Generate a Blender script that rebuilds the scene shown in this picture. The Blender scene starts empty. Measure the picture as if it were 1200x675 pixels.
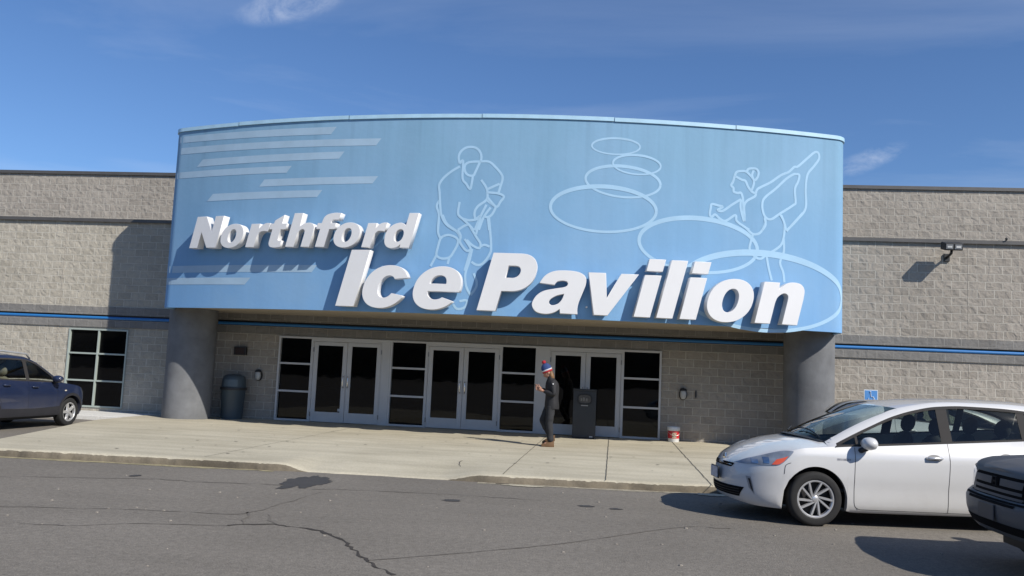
# measured outlines, in metres
LINE2=[('I', -3.165, 0.471), ('c', -2.63, 1.014), ('e', -1.459, 1.043), ('P', 0.076, 1.048), ('a', 1.231, 1.043), ('v', 2.24, 1.087), ('i', 3.465, 0.358), ('l', 3.954, 0.357), ('i', 4.463, 0.365), ('o', 4.965, 1.023), ('n', 6.139, 1.002)]
LINE1=[('N', -7.295, 0.814), ('o', -6.409, 0.639), ('r', -5.622, 0.51), ('t', -5.096, 0.436), ('h', -4.533, 0.618), ('f', -3.865, 0.534), ('o', -3.373, 0.622), ('r', -2.629, 0.447), ('d', -2.146, 0.636)]
STRIPES= [[(-8.405, 7.275), (-3.567, 7.245), (-3.705, 7.068), (-8.386, 7.11)], [(-8.37, 6.979), (-2.418, 6.938), (-2.54, 6.772), (-8.366, 6.81)], [(-7.385, 6.629), (-3.325, 6.644), (-3.456, 6.472), (-7.566, 6.448)], [(-8.373, 6.346), (-4.699, 6.336), (-4.828, 6.172), (-8.369, 6.183)], [(-5.438, 6.03), (-2.441, 6.043), (-2.572, 5.872), (-5.577, 5.856)], [(-6.964, 5.734), (-3.832, 5.733), (-3.96, 5.566), (-7.139, 5.552)], [(-8.396, 3.949), (-3.839, 3.953), (-3.966, 3.785), (-8.39, 3.774)], [(-8.398, 3.648), (-5.628, 3.647), (-5.786, 3.476), (-8.401, 3.479)]]
HOCKEY= [[(-0.517, 6.338), (-0.551, 6.483), (-0.509, 6.613), (-0.401, 6.704), (-0.273, 6.728), (-0.143, 6.697), (-0.049, 6.592), (-0.026, 6.457), (-0.069, 6.344), (-0.148, 6.149), (-0.192, 6.068), (-0.305, 6.073), (-0.379, 6.146), (-0.404, 6.258), (-0.366, 6.339), (-0.256, 6.38), (-0.065, 6.392), (0.159, 6.389), (0.324, 6.254), (0.458, 6.097), (0.479, 5.985), (0.439, 5.824), (0.399, 5.664)], [(-0.517, 6.338), (-0.443, 6.403), (-0.436, 6.0), (-0.343, 5.873), (-0.25, 5.753), (-0.216, 5.907), (-0.199, 6.068)], [(-0.508, 6.273), (-0.695, 6.158), (-0.881, 5.995), (-0.97, 5.833), (-0.951, 5.672), (-0.936, 5.512), (-0.885, 5.16), (-0.76, 4.938), (-0.56, 4.808)], [(-0.006, 5.969), (0.107, 5.817), (0.151, 5.69), (0.137, 5.514), (-0.046, 5.367), (-0.119, 5.222), (-0.089, 5.079), (0.012, 5.145)], [(0.157, 5.761), (0.42, 5.888)], [(0.16, 5.684), (0.399, 5.664), (0.528, 5.597), (0.455, 5.474), (0.365, 5.36), (0.166, 5.563)], [(0.137, 5.514), (0.366, 5.345)], [(-0.475, 5.454), (-0.488, 5.151), (-0.285, 5.043), (-0.126, 5.047), (-0.032, 5.081)], [(-0.488, 5.151), (-0.248, 4.949), (-0.114, 4.809)], [(0.142, 5.403), (-0.001, 5.081), (-0.098, 4.809)], [(0.24, 5.341), (0.093, 5.115), (-0.004, 4.821)], [(0.365, 5.36), (0.279, 5.183), (0.187, 5.118), (0.108, 5.132)], [(-0.944, 5.479), (-1.002, 5.35), (-0.94, 5.159), (-0.939, 4.791)], [(0.187, 5.118), (0.233, 4.818)], [(-0.936, 5.044), (-0.938, 4.765), (-0.877, 4.61)], [(-0.854, 5.15), (-0.737, 4.943), (-0.501, 4.774), (-0.417, 4.638)], [(-0.81, 4.664), (-0.671, 4.691), (-0.493, 4.619), (-0.469, 4.498), (-0.547, 4.324), (-0.644, 4.183), (-0.817, 4.151), (-0.944, 4.228), (-0.92, 4.419), (-0.876, 4.593), (-0.81, 4.664)], [(-0.944, 4.228), (-1.071, 3.966)], [(-0.644, 4.183), (-0.678, 4.027)], [(-0.485, 4.809), (-0.265, 4.935), (-0.155, 4.817), (-0.043, 4.647), (0.049, 4.511), (0.02, 4.407), (-0.138, 4.472), (-0.265, 4.589)], [(-0.485, 4.809), (-0.408, 4.672), (-0.419, 4.534), (-0.27, 4.348), (-0.169, 4.385), (-0.263, 4.538), (-0.318, 4.605)], [(-0.167, 4.351), (-0.238, 4.056), (-0.282, 3.884)], [(-0.134, 4.386), (-0.188, 4.092), (-0.261, 3.816), (-0.23, 3.543), (-0.117, 3.342)], [(0.021, 5.098), (-0.064, 4.715)], [(0.209, 5.137), (0.291, 4.484), (0.267, 4.277), (0.123, 4.067), (-0.013, 4.029), (-0.137, 4.094)], [(0.019, 4.425), (0.137, 4.486), (0.259, 4.448)], [(-0.072, 3.838), (0.005, 3.653), (-0.005, 3.516), (-0.117, 3.342)], [(-0.502, 3.125), (-0.41, 3.026), (-0.24, 3.066), (-0.196, 3.22), (-0.367, 3.198)]]
SKATER= [[(6.255, 5.955), (6.299, 6.061), (6.435, 6.145), (6.618, 6.248), (6.864, 6.431), (7.05, 6.521), (7.191, 6.652), (7.286, 6.676), (7.523, 6.892), (7.7, 7.043), (7.797, 7.038), (7.815, 6.905), (7.687, 6.713), (7.528, 6.505), (7.483, 6.159), (7.488, 5.716), (7.285, 5.435), (7.037, 5.176)], [(7.24, 6.493), (7.32, 6.471), (7.29, 6.32), (7.213, 6.136), (7.233, 5.842), (7.186, 5.765), (6.845, 5.532), (6.662, 5.402), (6.554, 5.394), (6.461, 5.489), (6.418, 5.69), (6.47, 5.869), (6.744, 6.111), (6.99, 6.353), (7.162, 6.471), (7.24, 6.493)], [(6.845, 5.532), (6.941, 5.379), (7.006, 5.173)], [(5.749, 6.326), (5.713, 6.192), (5.67, 6.101), (5.725, 6.047), (5.735, 5.96), (5.832, 5.938), (5.907, 5.944), (5.955, 5.801), (5.974, 5.541), (5.994, 5.295), (5.998, 5.426), (5.987, 5.658), (6.061, 5.78), (6.225, 5.88), (6.255, 5.955), (6.163, 5.992), (6.07, 6.102), (6.007, 6.229), (5.916, 6.251), (5.749, 6.326)], [(5.749, 6.326), (5.793, 6.418), (5.913, 6.45), (6.034, 6.436), (6.188, 6.287), (6.205, 6.171), (6.156, 6.021)], [(6.034, 6.436), (6.078, 6.513), (6.245, 6.532), (6.313, 6.458), (6.294, 6.339), (6.219, 6.26), (6.162, 6.373), (6.2, 6.493)], [(5.91, 5.798), (5.904, 5.594), (5.988, 5.295)], [(5.91, 5.798), (5.688, 5.651), (5.483, 5.501), (5.364, 5.513), (5.481, 5.593), (5.391, 5.616), (5.229, 5.64), (5.201, 5.546), (5.184, 5.4), (5.235, 5.351), (5.307, 5.408), (5.427, 5.315), (5.561, 5.28), (5.782, 5.426), (5.814, 5.297), (5.966, 5.192), (6.118, 5.11)], [(6.477, 5.403), (6.504, 5.259), (6.436, 5.132)], [(5.89, 5.237), (6.026, 5.16), (6.21, 5.02), (6.391, 5.076), (6.502, 5.302), (6.486, 5.432)], [(6.21, 5.02), (6.159, 4.843), (6.135, 4.668), (6.264, 4.504), (6.401, 4.47), (6.536, 4.565), (6.856, 4.783), (6.946, 4.985), (6.965, 5.293), (6.883, 5.506)], [(7.014, 5.143), (7.41, 5.592)], [(6.946, 4.985), (6.96, 4.681), (6.87, 4.414), (6.948, 4.202), (6.983, 3.966)], [(6.536, 4.565), (6.596, 4.266), (6.674, 3.99)]]
RINGS= [([(3.55, 6.847), (3.545, 6.822), (3.53, 6.797), (3.506, 6.774), (3.473, 6.751), (3.432, 6.73), (3.383, 6.711), (3.327, 6.694), (3.266, 6.68), (3.2, 6.668), (3.131, 6.66), (3.059, 6.655), (2.987, 6.653), (2.915, 6.655), (2.844, 6.66), (2.777, 6.668), (2.713, 6.679), (2.655, 6.693), (2.603, 6.71), (2.558, 6.729), (2.521, 6.75), (2.493, 6.772), (2.474, 6.796), (2.464, 6.82), (2.464, 6.845), (2.474, 6.869), (2.493, 6.893), (2.521, 6.916), (2.558, 6.938), (2.603, 6.958), (2.655, 6.975), (2.713, 6.991), (2.777, 7.003), (2.845, 7.013), (2.915, 7.019), (2.987, 7.023), (3.06, 7.023), (3.132, 7.02), (3.201, 7.013), (3.267, 7.004), (3.329, 6.992), (3.384, 6.977), (3.433, 6.959), (3.474, 6.94), (3.507, 6.918), (3.531, 6.895), (3.545, 6.871), (3.55, 6.847)], 0.035, 0.05), ([(4.03, 6.421), (4.024, 6.392), (4.008, 6.363), (3.982, 6.336), (3.948, 6.311), (3.906, 6.288), (3.856, 6.268), (3.799, 6.251), (3.738, 6.237), (3.671, 6.227), (3.602, 6.221), (3.531, 6.218), (3.459, 6.22), (3.387, 6.225), (3.317, 6.235), (3.251, 6.248), (3.189, 6.264), (3.132, 6.284), (3.081, 6.306), (3.038, 6.331), (3.003, 6.358), (2.976, 6.386), (2.959, 6.415), (2.951, 6.444), (2.952, 6.473), (2.963, 6.502), (2.984, 6.53), (3.013, 6.555), (3.051, 6.579), (3.097, 6.6), (3.15, 6.619), (3.209, 6.634), (3.273, 6.646), (3.341, 6.654), (3.411, 6.658), (3.483, 6.658), (3.555, 6.655), (3.626, 6.648), (3.695, 6.637), (3.76, 6.622), (3.82, 6.604), (3.874, 6.584), (3.921, 6.56), (3.961, 6.535), (3.992, 6.508), (4.015, 6.479), (4.027, 6.45), (4.03, 6.421)], 0.04, 0.055), ([(4.036, 5.991), (4.024, 5.945), (3.998, 5.9), (3.958, 5.857), (3.903, 5.818), (3.836, 5.783), (3.758, 5.752), (3.669, 5.726), (3.572, 5.706), (3.468, 5.692), (3.36, 5.684), (3.248, 5.682), (3.136, 5.687), (3.024, 5.698), (2.916, 5.716), (2.812, 5.739), (2.715, 5.767), (2.627, 5.8), (2.549, 5.838), (2.482, 5.879), (2.427, 5.923), (2.386, 5.969), (2.36, 6.016), (2.348, 6.063), (2.351, 6.11), (2.369, 6.156), (2.402, 6.199), (2.448, 6.239), (2.508, 6.276), (2.581, 6.308), (2.664, 6.336), (2.756, 6.358), (2.857, 6.375), (2.963, 6.385), (3.073, 6.39), (3.186, 6.388), (3.298, 6.38), (3.409, 6.366), (3.516, 6.347), (3.618, 6.321), (3.711, 6.291), (3.796, 6.257), (3.869, 6.218), (3.931, 6.176), (3.979, 6.132), (4.013, 6.085), (4.032, 6.038), (4.036, 5.991)], 0.05, 0.075), ([(3.958, 5.386), (3.946, 5.317), (3.913, 5.25), (3.859, 5.185), (3.785, 5.124), (3.694, 5.068), (3.586, 5.017), (3.464, 4.973), (3.33, 4.937), (3.185, 4.908), (3.034, 4.889), (2.878, 4.879), (2.72, 4.878), (2.564, 4.886), (2.411, 4.903), (2.264, 4.929), (2.126, 4.964), (2.0, 5.006), (1.887, 5.055), (1.79, 5.11), (1.71, 5.17), (1.649, 5.234), (1.608, 5.301), (1.588, 5.37), (1.589, 5.438), (1.611, 5.506), (1.653, 5.572), (1.716, 5.634), (1.797, 5.692), (1.896, 5.744), (2.011, 5.791), (2.139, 5.83), (2.278, 5.861), (2.426, 5.884), (2.581, 5.898), (2.738, 5.904), (2.897, 5.901), (3.053, 5.888), (3.205, 5.867), (3.348, 5.838), (3.482, 5.8), (3.603, 5.756), (3.709, 5.705), (3.798, 5.648), (3.868, 5.587), (3.919, 5.522), (3.949, 5.455), (3.958, 5.386)], 0.06, 0.1), ([(6.317, 4.631), (6.296, 4.55), (6.251, 4.471), (6.183, 4.395), (6.091, 4.326), (5.98, 4.263), (5.849, 4.207), (5.703, 4.16), (5.544, 4.123), (5.375, 4.096), (5.198, 4.08), (5.018, 4.075), (4.837, 4.081), (4.658, 4.098), (4.485, 4.125), (4.32, 4.163), (4.167, 4.209), (4.027, 4.265), (3.904, 4.327), (3.798, 4.397), (3.713, 4.471), (3.649, 4.549), (3.608, 4.63), (3.591, 4.711), (3.597, 4.792), (3.626, 4.871), (3.679, 4.947), (3.754, 5.018), (3.85, 5.083), (3.966, 5.141), (4.099, 5.191), (4.247, 5.233), (4.408, 5.264), (4.578, 5.286), (4.756, 5.297), (4.938, 5.298), (5.12, 5.287), (5.299, 5.267), (5.473, 5.236), (5.638, 5.195), (5.79, 5.145), (5.928, 5.087), (6.048, 5.022), (6.148, 4.951), (6.227, 4.875), (6.281, 4.795), (6.312, 4.713), (6.317, 4.631)], 0.07, 0.11), ([(8.491, 3.651), (8.458, 3.533), (8.388, 3.419), (8.282, 3.311), (8.142, 3.21), (7.972, 3.119), (7.775, 3.039), (7.556, 2.972), (7.319, 2.92), (7.069, 2.881), (6.81, 2.859), (6.547, 2.851), (6.285, 2.86), (6.027, 2.884), (5.779, 2.923), (5.544, 2.976), (5.325, 3.042), (5.128, 3.12), (4.953, 3.209), (4.805, 3.306), (4.685, 3.411), (4.596, 3.522), (4.539, 3.636), (4.515, 3.751), (4.524, 3.866), (4.567, 3.978), (4.642, 4.086), (4.749, 4.188), (4.886, 4.281), (5.05, 4.365), (5.24, 4.437), (5.451, 4.497), (5.682, 4.544), (5.927, 4.577), (6.184, 4.595), (6.447, 4.597), (6.713, 4.585), (6.976, 4.557), (7.232, 4.515), (7.476, 4.458), (7.704, 4.389), (7.91, 4.307), (8.09, 4.214), (8.24, 4.112), (8.358, 4.003), (8.44, 3.888), (8.485, 3.77), (8.491, 3.651)], 0.08, 0.15)]
CRACKS= [([(-3.756, -13.947), (-3.654, -13.841), (-3.518, -13.806), (-3.4, -13.761), (-3.227, -13.78), (-2.999, -13.827), (-2.707, -13.991), (-2.491, -14.214), (-2.299, -14.563), (-2.084, -14.928), (-1.955, -15.116), (-1.782, -15.299), (-1.646, -15.461)], 0.07, 'long dark crack curving across the middle of the lot', 'crack'), ([(-3.647, -13.855), (-3.878, -13.115)], 0.04, 'short pale branch of the long crack', 'seal'), ([(-3.4, -13.761), (-3.626, -13.211)], 0.05, 'short dark branch of the long crack', 'seal'), ([(-1.984, -15.012), (-1.555, -14.692), (-1.098, -14.322), (-0.602, -13.907), (-0.062, -13.346), (0.552, -12.625), (1.022, -12.212), (1.403, -12.218)], 0.035, 'thin crack running right towards the white car', 'seal'), ([(-7.917, -11.744), (-6.932, -11.409), (-6.069, -11.141), (-5.449, -11.159), (-4.706, -11.02), (-4.273, -10.999)], 0.04, 'faint crack running along the left kerb', 'seal'), ([(-6.39, -13.744), (-5.541, -13.553), (-4.818, -13.397), (-4.038, -13.337), (-3.837, -13.057), (-3.758, -12.418), (-3.669, -11.363)], 0.03, 'faint crack in the left of the lot rising to the stain', 'seal'), ([(-3.855, -11.162), (-3.132, -10.974), (-1.987, -10.883), (-0.839, -10.921)], 0.03, 'faint crack parallel to the right kerb', 'seal'), ([(-5.802, -14.513), (-5.102, -14.457), (-4.566, -14.122), (-3.743, -13.975)], 0.025, 'hairline crack meeting the long crack from the left', 'seal')]
BLOTS= [(-4.18, -10.54, 0.299, 0.657, 'dark round oil stain on the lot by the dropped kerb'), (-6.49, -10.948, 0.065, 0.107, 'small dark spot on the lot below the left kerb'), (-1.942, -11.397, 0.111, 0.094, 'thin dark oil spot on the lot in front of the kerb'), (-0.235, -11.17, 0.099, 0.073, 'faint oil spot left of the white car'), (0.143, -11.253, 0.081, 0.059, 'faint oil spot nearest the white car')]
SUN_E = 4.3; SKY_E = .09; EXPO = 0.32
import bpy, bmesh, math, random
from mathutils import Vector, Matrix, noise
random.seed(7)
R = math.radians
D = bpy.data
C = bpy.context.scene.collection
scene = bpy.context.scene
Z0 = 0.12            # height of the walk above the lot

# ------------------------------------------------------------------ helpers
def link(o, parent=None):
    C.objects.link(o)
    if parent is not None: o.parent = parent
    return o
def tag(o, label=None, cat=None, group=None, kind=None):
    if label: o['label'] = label
    if cat: o['category'] = cat
    if group: o['group'] = group
    if kind: o['kind'] = kind
    return o
def empty(name, loc=(0,0,0), rz=0, label=None, cat=None, group=None):
    o = D.objects.new(name, None); o.location = loc; o.rotation_euler = (0,0,rz)
    o.empty_display_size = .2
    link(o); return tag(o, label, cat, group)
def mesh(name, verts, faces, mat=None, parent=None, smooth=False, mats=None, fm=None):
    me = D.meshes.new(name); me.from_pydata([tuple(v) for v in verts], [], faces); me.update()
    for m in (mats or ([mat] if mat else [])): me.materials.append(m)
    if fm:
        for p, i in zip(me.polygons, fm): p.material_index = i
    if smooth: me.shade_smooth()
    o = D.objects.new(name, me); return link(o, parent)
class MB:
    """collects shapes into one mesh"""
    def __init__(s): s.v = []; s.f = []; s.m = []
    def add(s, vs, fs, mi=0):
        n = len(s.v); s.v += [tuple(v) for v in vs]; s.f += [tuple(i+n for i in f) for f in fs]; s.m += [mi]*len(fs); return s
    def box(s, x0, x1, y0, y1, z0, z1, mi=0, M=None):
        vs = [(x,y,z) for z in (z0,z1) for y in (y0,y1) for x in (x0,x1)]
        if M is not None: vs = [tuple(M @ Vector(v)) for v in vs]
        return s.add(vs, [(0,2,3,1),(4,5,7,6),(0,1,5,4),(2,6,7,3),(0,4,6,2),(1,3,7,5)], mi)
    def grid(s, P, mi=0, closed=False, flip=False):
        nu, nv = len(P), len(P[0]); vs = [p for row in P for p in row]; fs = []
        for i in range(nu if closed else nu-1):
            for j in range(nv-1):
                a, b = i*nv+j, ((i+1)%nu)*nv+j
                f = (a, b, b+1, a+1); fs.append(f[::-1] if flip else f)
        return s.add(vs, fs, mi)
    def lathe(s, prof, n=32, M=None, mi=0):      # prof (r, z) round z
        P = []
        for k in range(n):
            a = 2*math.pi*k/n
            P.append([Vector((r*math.cos(a), r*math.sin(a), z)) for r, z in prof])
        if M is not None: P = [[M @ p for p in row] for row in P]
        return s.grid(P, mi, closed=True)
    def tube(s, pts, r, n=8, mi=0, cap=True):
        pts = [Vector(p) for p in pts]; rs = r if isinstance(r, (list,tuple)) else [r]*len(pts); P = []
        for i, p in enumerate(pts):
            t = (pts[min(i+1,len(pts)-1)] - pts[max(i-1,0)]).normalized()
            u = t.cross(Vector((0,0,1)) if abs(t.z) < .9 else Vector((0,1,0))).normalized(); w = t.cross(u)
            P.append([p + (u*math.cos(2*math.pi*k/n) + w*math.sin(2*math.pi*k/n))*rs[i] for k in range(n)])
        n0 = len(s.v); vs = [q for row in P for q in row]; fs = []
        for i in range(len(P)-1):
            for k in range(n):
                a = i*n+k; b = i*n+(k+1)%n; fs.append((a, b, b+n, a+n))
        if cap: fs.append(tuple(range(n))[::-1]); fs.append(tuple((len(P)-1)*n+k for k in range(n)))
        return s.add(vs, fs, mi)
    def build(s, name, mat=None, parent=None, smooth=False, mats=None, bevel=0, sharp=None, seg=2):
        o = mesh(name, s.v, s.f, mat, parent, False, mats, s.m if mats else None)
        if smooth or sharp:
            bm = bmesh.new(); bm.from_mesh(o.data); bmesh.ops.recalc_face_normals(bm, faces=bm.faces); bm.to_mesh(o.data); bm.free()
            o.data.shade_smooth()
            if sharp: o.data.set_sharp_from_angle(angle=R(sharp))
        else:
            bm = bmesh.new(); bm.from_mesh(o.data); bmesh.ops.recalc_face_normals(bm, faces=bm.faces); bm.to_mesh(o.data); bm.free()
        if bevel:
            m = o.modifiers.new('bevel', 'BEVEL'); m.width = bevel; m.segments = seg; m.limit_method = 'ANGLE'; m.angle_limit = R(35)
        return o
def box(name, x0, x1, y0, y1, z0, z1, mat, parent=None, bevel=0):
    return MB().box(x0,x1,y0,y1,z0,z1).build(name, mat, parent, bevel=bevel)
def lerp_t(tab, x):
    if x <= tab[0][0]: return tab[0][1]
    for (a, b), (c, d) in zip(tab, tab[1:]):
        if x <= c: return b + (d-b)*(x-a)/(c-a)
    return tab[-1][1]
def sm_t(tab, x):
    """smooth (Hermite) table lookup"""
    n = len(tab)
    if x <= tab[0][0]: return tab[0][1]
    if x >= tab[-1][0]: return tab[-1][1]
    for i in range(n-1):
        if x <= tab[i+1][0]: break
    def slope(k):
        if k <= 0: return (tab[1][1]-tab[0][1])/(tab[1][0]-tab[0][0])
        if k >= n-1: return (tab[-1][1]-tab[-2][1])/(tab[-1][0]-tab[-2][0])
        a = (tab[k][1]-tab[k-1][1])/(tab[k][0]-tab[k-1][0]); b = (tab[k+1][1]-tab[k][1])/(tab[k+1][0]-tab[k][0])
        return 0 if a*b <= 0 else 2*a*b/(a+b)
    x0, y0 = tab[i]; x1, y1 = tab[i+1]; h = x1-x0; t = (x-x0)/h
    return (2*t**3-3*t*t+1)*y0 + (t**3-2*t*t+t)*h*slope(i) + (-2*t**3+3*t*t)*y1 + (t**3-t*t)*h*slope(i+1)
def spline(pts, closed=False, sub=6):
    """Catmull-Rom; a point with a third value 1 is a corner"""
    n = len(pts); P = [Vector((p[0], p[1], 0)) for p in pts]; cor = [len(p) > 2 and p[2] == 1 for p in pts]; out = []
    for i in range(n if closed else n-1):
        j = (i+1) % n; p1, p2 = P[i], P[j]
        p0 = P[(i-1) % n] if (closed or i > 0) else p1; p3 = P[(j+1) % n] if (closed or j < n-1) else p2
        if cor[i]: p0 = p1
        if cor[j]: p3 = p2
        if cor[i] and cor[j]: out.append((p1.x, p1.y)); continue
        for k in range(sub):
            t = k/sub
            q = .5*((2*p1) + (p2-p0)*t + (2*p0-5*p1+4*p2-p3)*t*t + (3*p1-p0-3*p2+p3)*t**3)
            out.append((q.x, q.y))
    if not closed: out.append((P[-1].x, P[-1].y))
    return out
def cut_mesh(name, contours, depth, bevel=0.0):
    """filled outline with holes in XY, extruded +-depth/2 in Z -> mesh datablock"""
    cu = D.curves.new(name, 'CURVE'); cu.dimensions = '2D'; cu.fill_mode = 'BOTH'; cu.extrude = depth/2; cu.bevel_depth = bevel; cu.bevel_resolution = 1
    cu.offset = -bevel
    for c in contours:
        sp = cu.splines.new('POLY'); sp.points.add(len(c)-1); sp.use_cyclic_u = True
        for p, q in zip(sp.points, c): p.co = (q[0], q[1], 0, 1)
    o = D.objects.new(name, cu); C.objects.link(o)
    me = D.meshes.new_from_object(o.evaluated_get(bpy.context.evaluated_depsgraph_get()))
    D.objects.remove(o); D.curves.remove(cu); me.name = name
    return me

# ------------------------------------------------------------------ materials
def nodes(name):
    m = D.materials.new(name); m.use_nodes = True; nt = m.node_tree
    return m, nt, nt.nodes, nt.links, nt.nodes['Principled BSDF']
def N(nt, typ, **kw):
    n = nt.nodes.new(typ)
    for k, v in kw.items():
        if k == 'inp':
            for a, b in v.items(): n.inputs[a].default_value = b
        else: setattr(n, k, v)
    return n
def ramp(nt, stops):
    r = nt.nodes.new('ShaderNodeValToRGB'); e = r.color_ramp.elements
    while len(e) < len(stops): e.new(.5)
    for el, (p, c) in zip(e, stops):
        el.position = p; el.color = (c, c, c, 1) if isinstance(c, (int, float)) else (*c, 1)
    return r
def mixc(nt, fac, a, b, blend='MIX'):
    m = nt.nodes.new('ShaderNodeMix'); m.data_type = 'RGBA'; m.blend_type = blend
    L = nt.links
    for sock, v in ((0, fac), (6, a), (7, b)):
        if isinstance(v, bpy.types.NodeSocket): L.new(v, m.inputs[sock])
        elif isinstance(v, (int, float)): m.inputs[sock].default_value = v
        else: m.inputs[sock].default_value = (*v, 1) if len(v) == 3 else v
    return m.outputs[2]
def simple(name, col, rough=.5, metal=0, spec=.5, var=.12, scale=3.0, bump=0, bscale=60, coat=0):
    m, nt, n, l, b = nodes(name)
    b.inputs['Roughness'].default_value = rough; b.inputs['Metallic'].default_value = metal
    b.inputs['Specular IOR Level'].default_value = spec
    if coat: b.inputs['Coat Weight'].default_value = coat; b.inputs['Coat Roughness'].default_value = .03
    tc = N(nt, 'ShaderNodeTexCoord'); no = N(nt, 'ShaderNodeTexNoise', inp={'Scale': scale, 'Detail': 5, 'Roughness': .6})
    l.new(tc.outputs['Object'], no.inputs['Vector'])
    lo = tuple(c*(1-var) for c in col); hi = tuple(min(1, c*(1+var)) for c in col)
    r = ramp(nt, [(.3, lo), (.7, hi)]); l.new(no.outputs[0], r.inputs[0]); l.new(r.outputs[0], b.inputs['Base Color'])
    if bump:
        n2 = N(nt, 'ShaderNodeTexNoise', inp={'Scale': bscale, 'Detail': 4}); l.new(tc.outputs['Object'], n2.inputs['Vector'])
        bp = N(nt, 'ShaderNodeBump', inp={'Strength': bump, 'Distance': .01}); l.new(n2.outputs[0], bp.inputs['Height']); l.new(bp.outputs[0], b.inputs['Normal'])
    return m
def block_mat(name, c1, c2, mortar, rough_bump=1.0, zoff=0.0, mvis=1.0, xoff=0.0, grime=.12):
    m, nt, n, l, b = nodes(name)
    b.inputs['Roughness'].default_value = .92; b.inputs['Specular IOR Level'].default_value = .2
    g = N(nt, 'ShaderNodeNewGeometry'); sx = N(nt, 'ShaderNodeSeparateXYZ'); l.new(g.outputs['Position'], sx.inputs[0])
    cx = N(nt, 'ShaderNodeCombineXYZ')
    ax = N(nt, 'ShaderNodeMath', operation='ADD', inp={1: 20+xoff}); l.new(sx.outputs[0], ax.inputs[0])
    ay = N(nt, 'ShaderNodeMath', operation='ADD'); l.new(ax.outputs[0], ay.inputs[0]); l.new(sx.outputs[1], ay.inputs[1])
    az = N(nt, 'ShaderNodeMath', operation='ADD', inp={1: zoff}); l.new(sx.outputs[2], az.inputs[0])
    l.new(ay.outputs[0], cx.inputs[0]); l.new(az.outputs[0], cx.inputs[1])
    br = N(nt, 'ShaderNodeTexBrick', inp={'Color1': (*c1,1), 'Color2': (*c2,1), 'Mortar': (*mortar,1), 'Scale': 1, 'Mortar Size': .0100, 'Mortar Smooth': .15, 'Bias': 0, 'Brick Width': .4064, 'Row Height': .2032})
    br.offset = .5; l.new(cx.outputs[0], br.inputs['Vector'])
    nz = N(nt, 'ShaderNodeTexNoise', inp={'Scale': 7, 'Detail': 6, 'Roughness': .65}); l.new(g.outputs['Position'], nz.inputs['Vector'])
    nb = N(nt, 'ShaderNodeTexNoise', inp={'Scale': .35, 'Detail': 3}); l.new(g.outputs['Position'], nb.inputs['Vector'])
    r1 = ramp(nt, [(.3, .90), (.7, 1.08)]); l.new(nz.outputs[0], r1.inputs[0])
    r2 = ramp(nt, [(.3, 1-grime), (.7, 1+grime*.6)]); l.new(nb.outputs[0], r2.inputs[0])
    plain = mixc(nt, .5, c1, c2)
    base = mixc(nt, mvis, plain, br.outputs['Color'])
    c = mixc(nt, 1.0, base, r1.outputs[0], 'MULTIPLY'); c = mixc(nt, 1.0, c, r2.outputs[0], 'MULTIPLY')
    l.new(c, b.inputs['Base Color'])
    # split face: lumps inside each block, mortar recessed
    v1 = N(nt, 'ShaderNodeTexNoise', inp={'Scale': 6, 'Detail': 3.5, 'Roughness': .5, 'Distortion': .4}); l.new(g.outputs['Position'], v1.inputs['Vector'])
    inv = N(nt, 'ShaderNodeMath', operation='SUBTRACT', inp={0: 1.0}); l.new(br.outputs['Fac'], inv.inputs[1])
    mu = N(nt, 'ShaderNodeMath', operation='MULTIPLY'); l.new(v1.outputs[0], mu.inputs[0]); l.new(inv.outputs[0], mu.inputs[1])
    ad = N(nt, 'ShaderNodeMath', operation='MULTIPLY_ADD', inp={1: .35}); l.new(inv.outputs[0], ad.inputs[0]); l.new(mu.outputs[0], ad.inputs[2])
    bp = N(nt, 'ShaderNodeBump', inp={'Strength': 1.0, 'Distance': .030*rough_bump}); l.new(ad.outputs[0], bp.inputs['Height']); l.new(bp.outputs[0], b.inputs['Normal'])
    return m

M = {}
M['block'] = block_mat('split_face_block', (.292,.264,.228), (.340,.309,.268), (.51,.48,.42), 1.5, zoff=.035)
M['block_top'] = block_mat('split_face_block_parapet', (.302,.273,.236), (.345,.314,.272), (.50,.47,.41), 1.5, zoff=.03, mvis=1.0, xoff=.15)
M['block_dark'] = block_mat('dark_grey_block', (.185,.178,.167), (.22,.212,.20), (.29,.28,.26), .9, zoff=.035)
M['block_left'] = block_mat('weathered_block', (.355,.325,.268), (.415,.382,.318), (.58,.55,.475), 1.5, zoff=.035, mvis=.95)
M['coping'] = simple('dark_bronze_metal', (.105,.10,.095), .5, .3)
M['accent'] = simple('blue_painted_channel', (.022,.16,.42), .5, var=.05)
M['alu'] = simple('painted_aluminium', (.50,.50,.50), .45, .0, var=.04)
M['alu_l'] = simple('pale_green_aluminium', (.33,.375,.34), .5, .0, var=.04)
M['hinge'] = simple('hinge_metal', (.2,.2,.2), .4, .6)
M['white_sign'] = simple('white_acrylic', (.70,.70,.70), .35, var=.03, scale=1.2)
M['stucco'] = simple('grey_column_stucco', (.150,.155,.162), .9, var=.2, scale=2.2, bump=.5, bscale=90)
M['soffit'] = simple('tan_soffit', (.37,.32,.25), .85, var=.1)
M['black'] = simple('matt_black', (.012,.012,.013), .5)
M['dark_plastic'] = simple('dark_plastic', (.022,.023,.025), .55)
M['rubber'] = simple('tyre_rubber', (.014,.014,.014), .85, var=.2, scale=20)
M['roofing'] = simple('roof_membrane', (.25,.25,.24), .9)
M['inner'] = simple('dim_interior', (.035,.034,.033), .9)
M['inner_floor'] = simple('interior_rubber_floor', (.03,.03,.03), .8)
M['trim'] = simple('window_rubber', (.035,.033,.032), .75, spec=.2)
M['rim'] = simple('alloy_rim', (.62,.62,.62), .3, .6, var=.05)
M['chrome'] = simple('chrome', (.75,.75,.75), .12, 1, var=.02)

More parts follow.
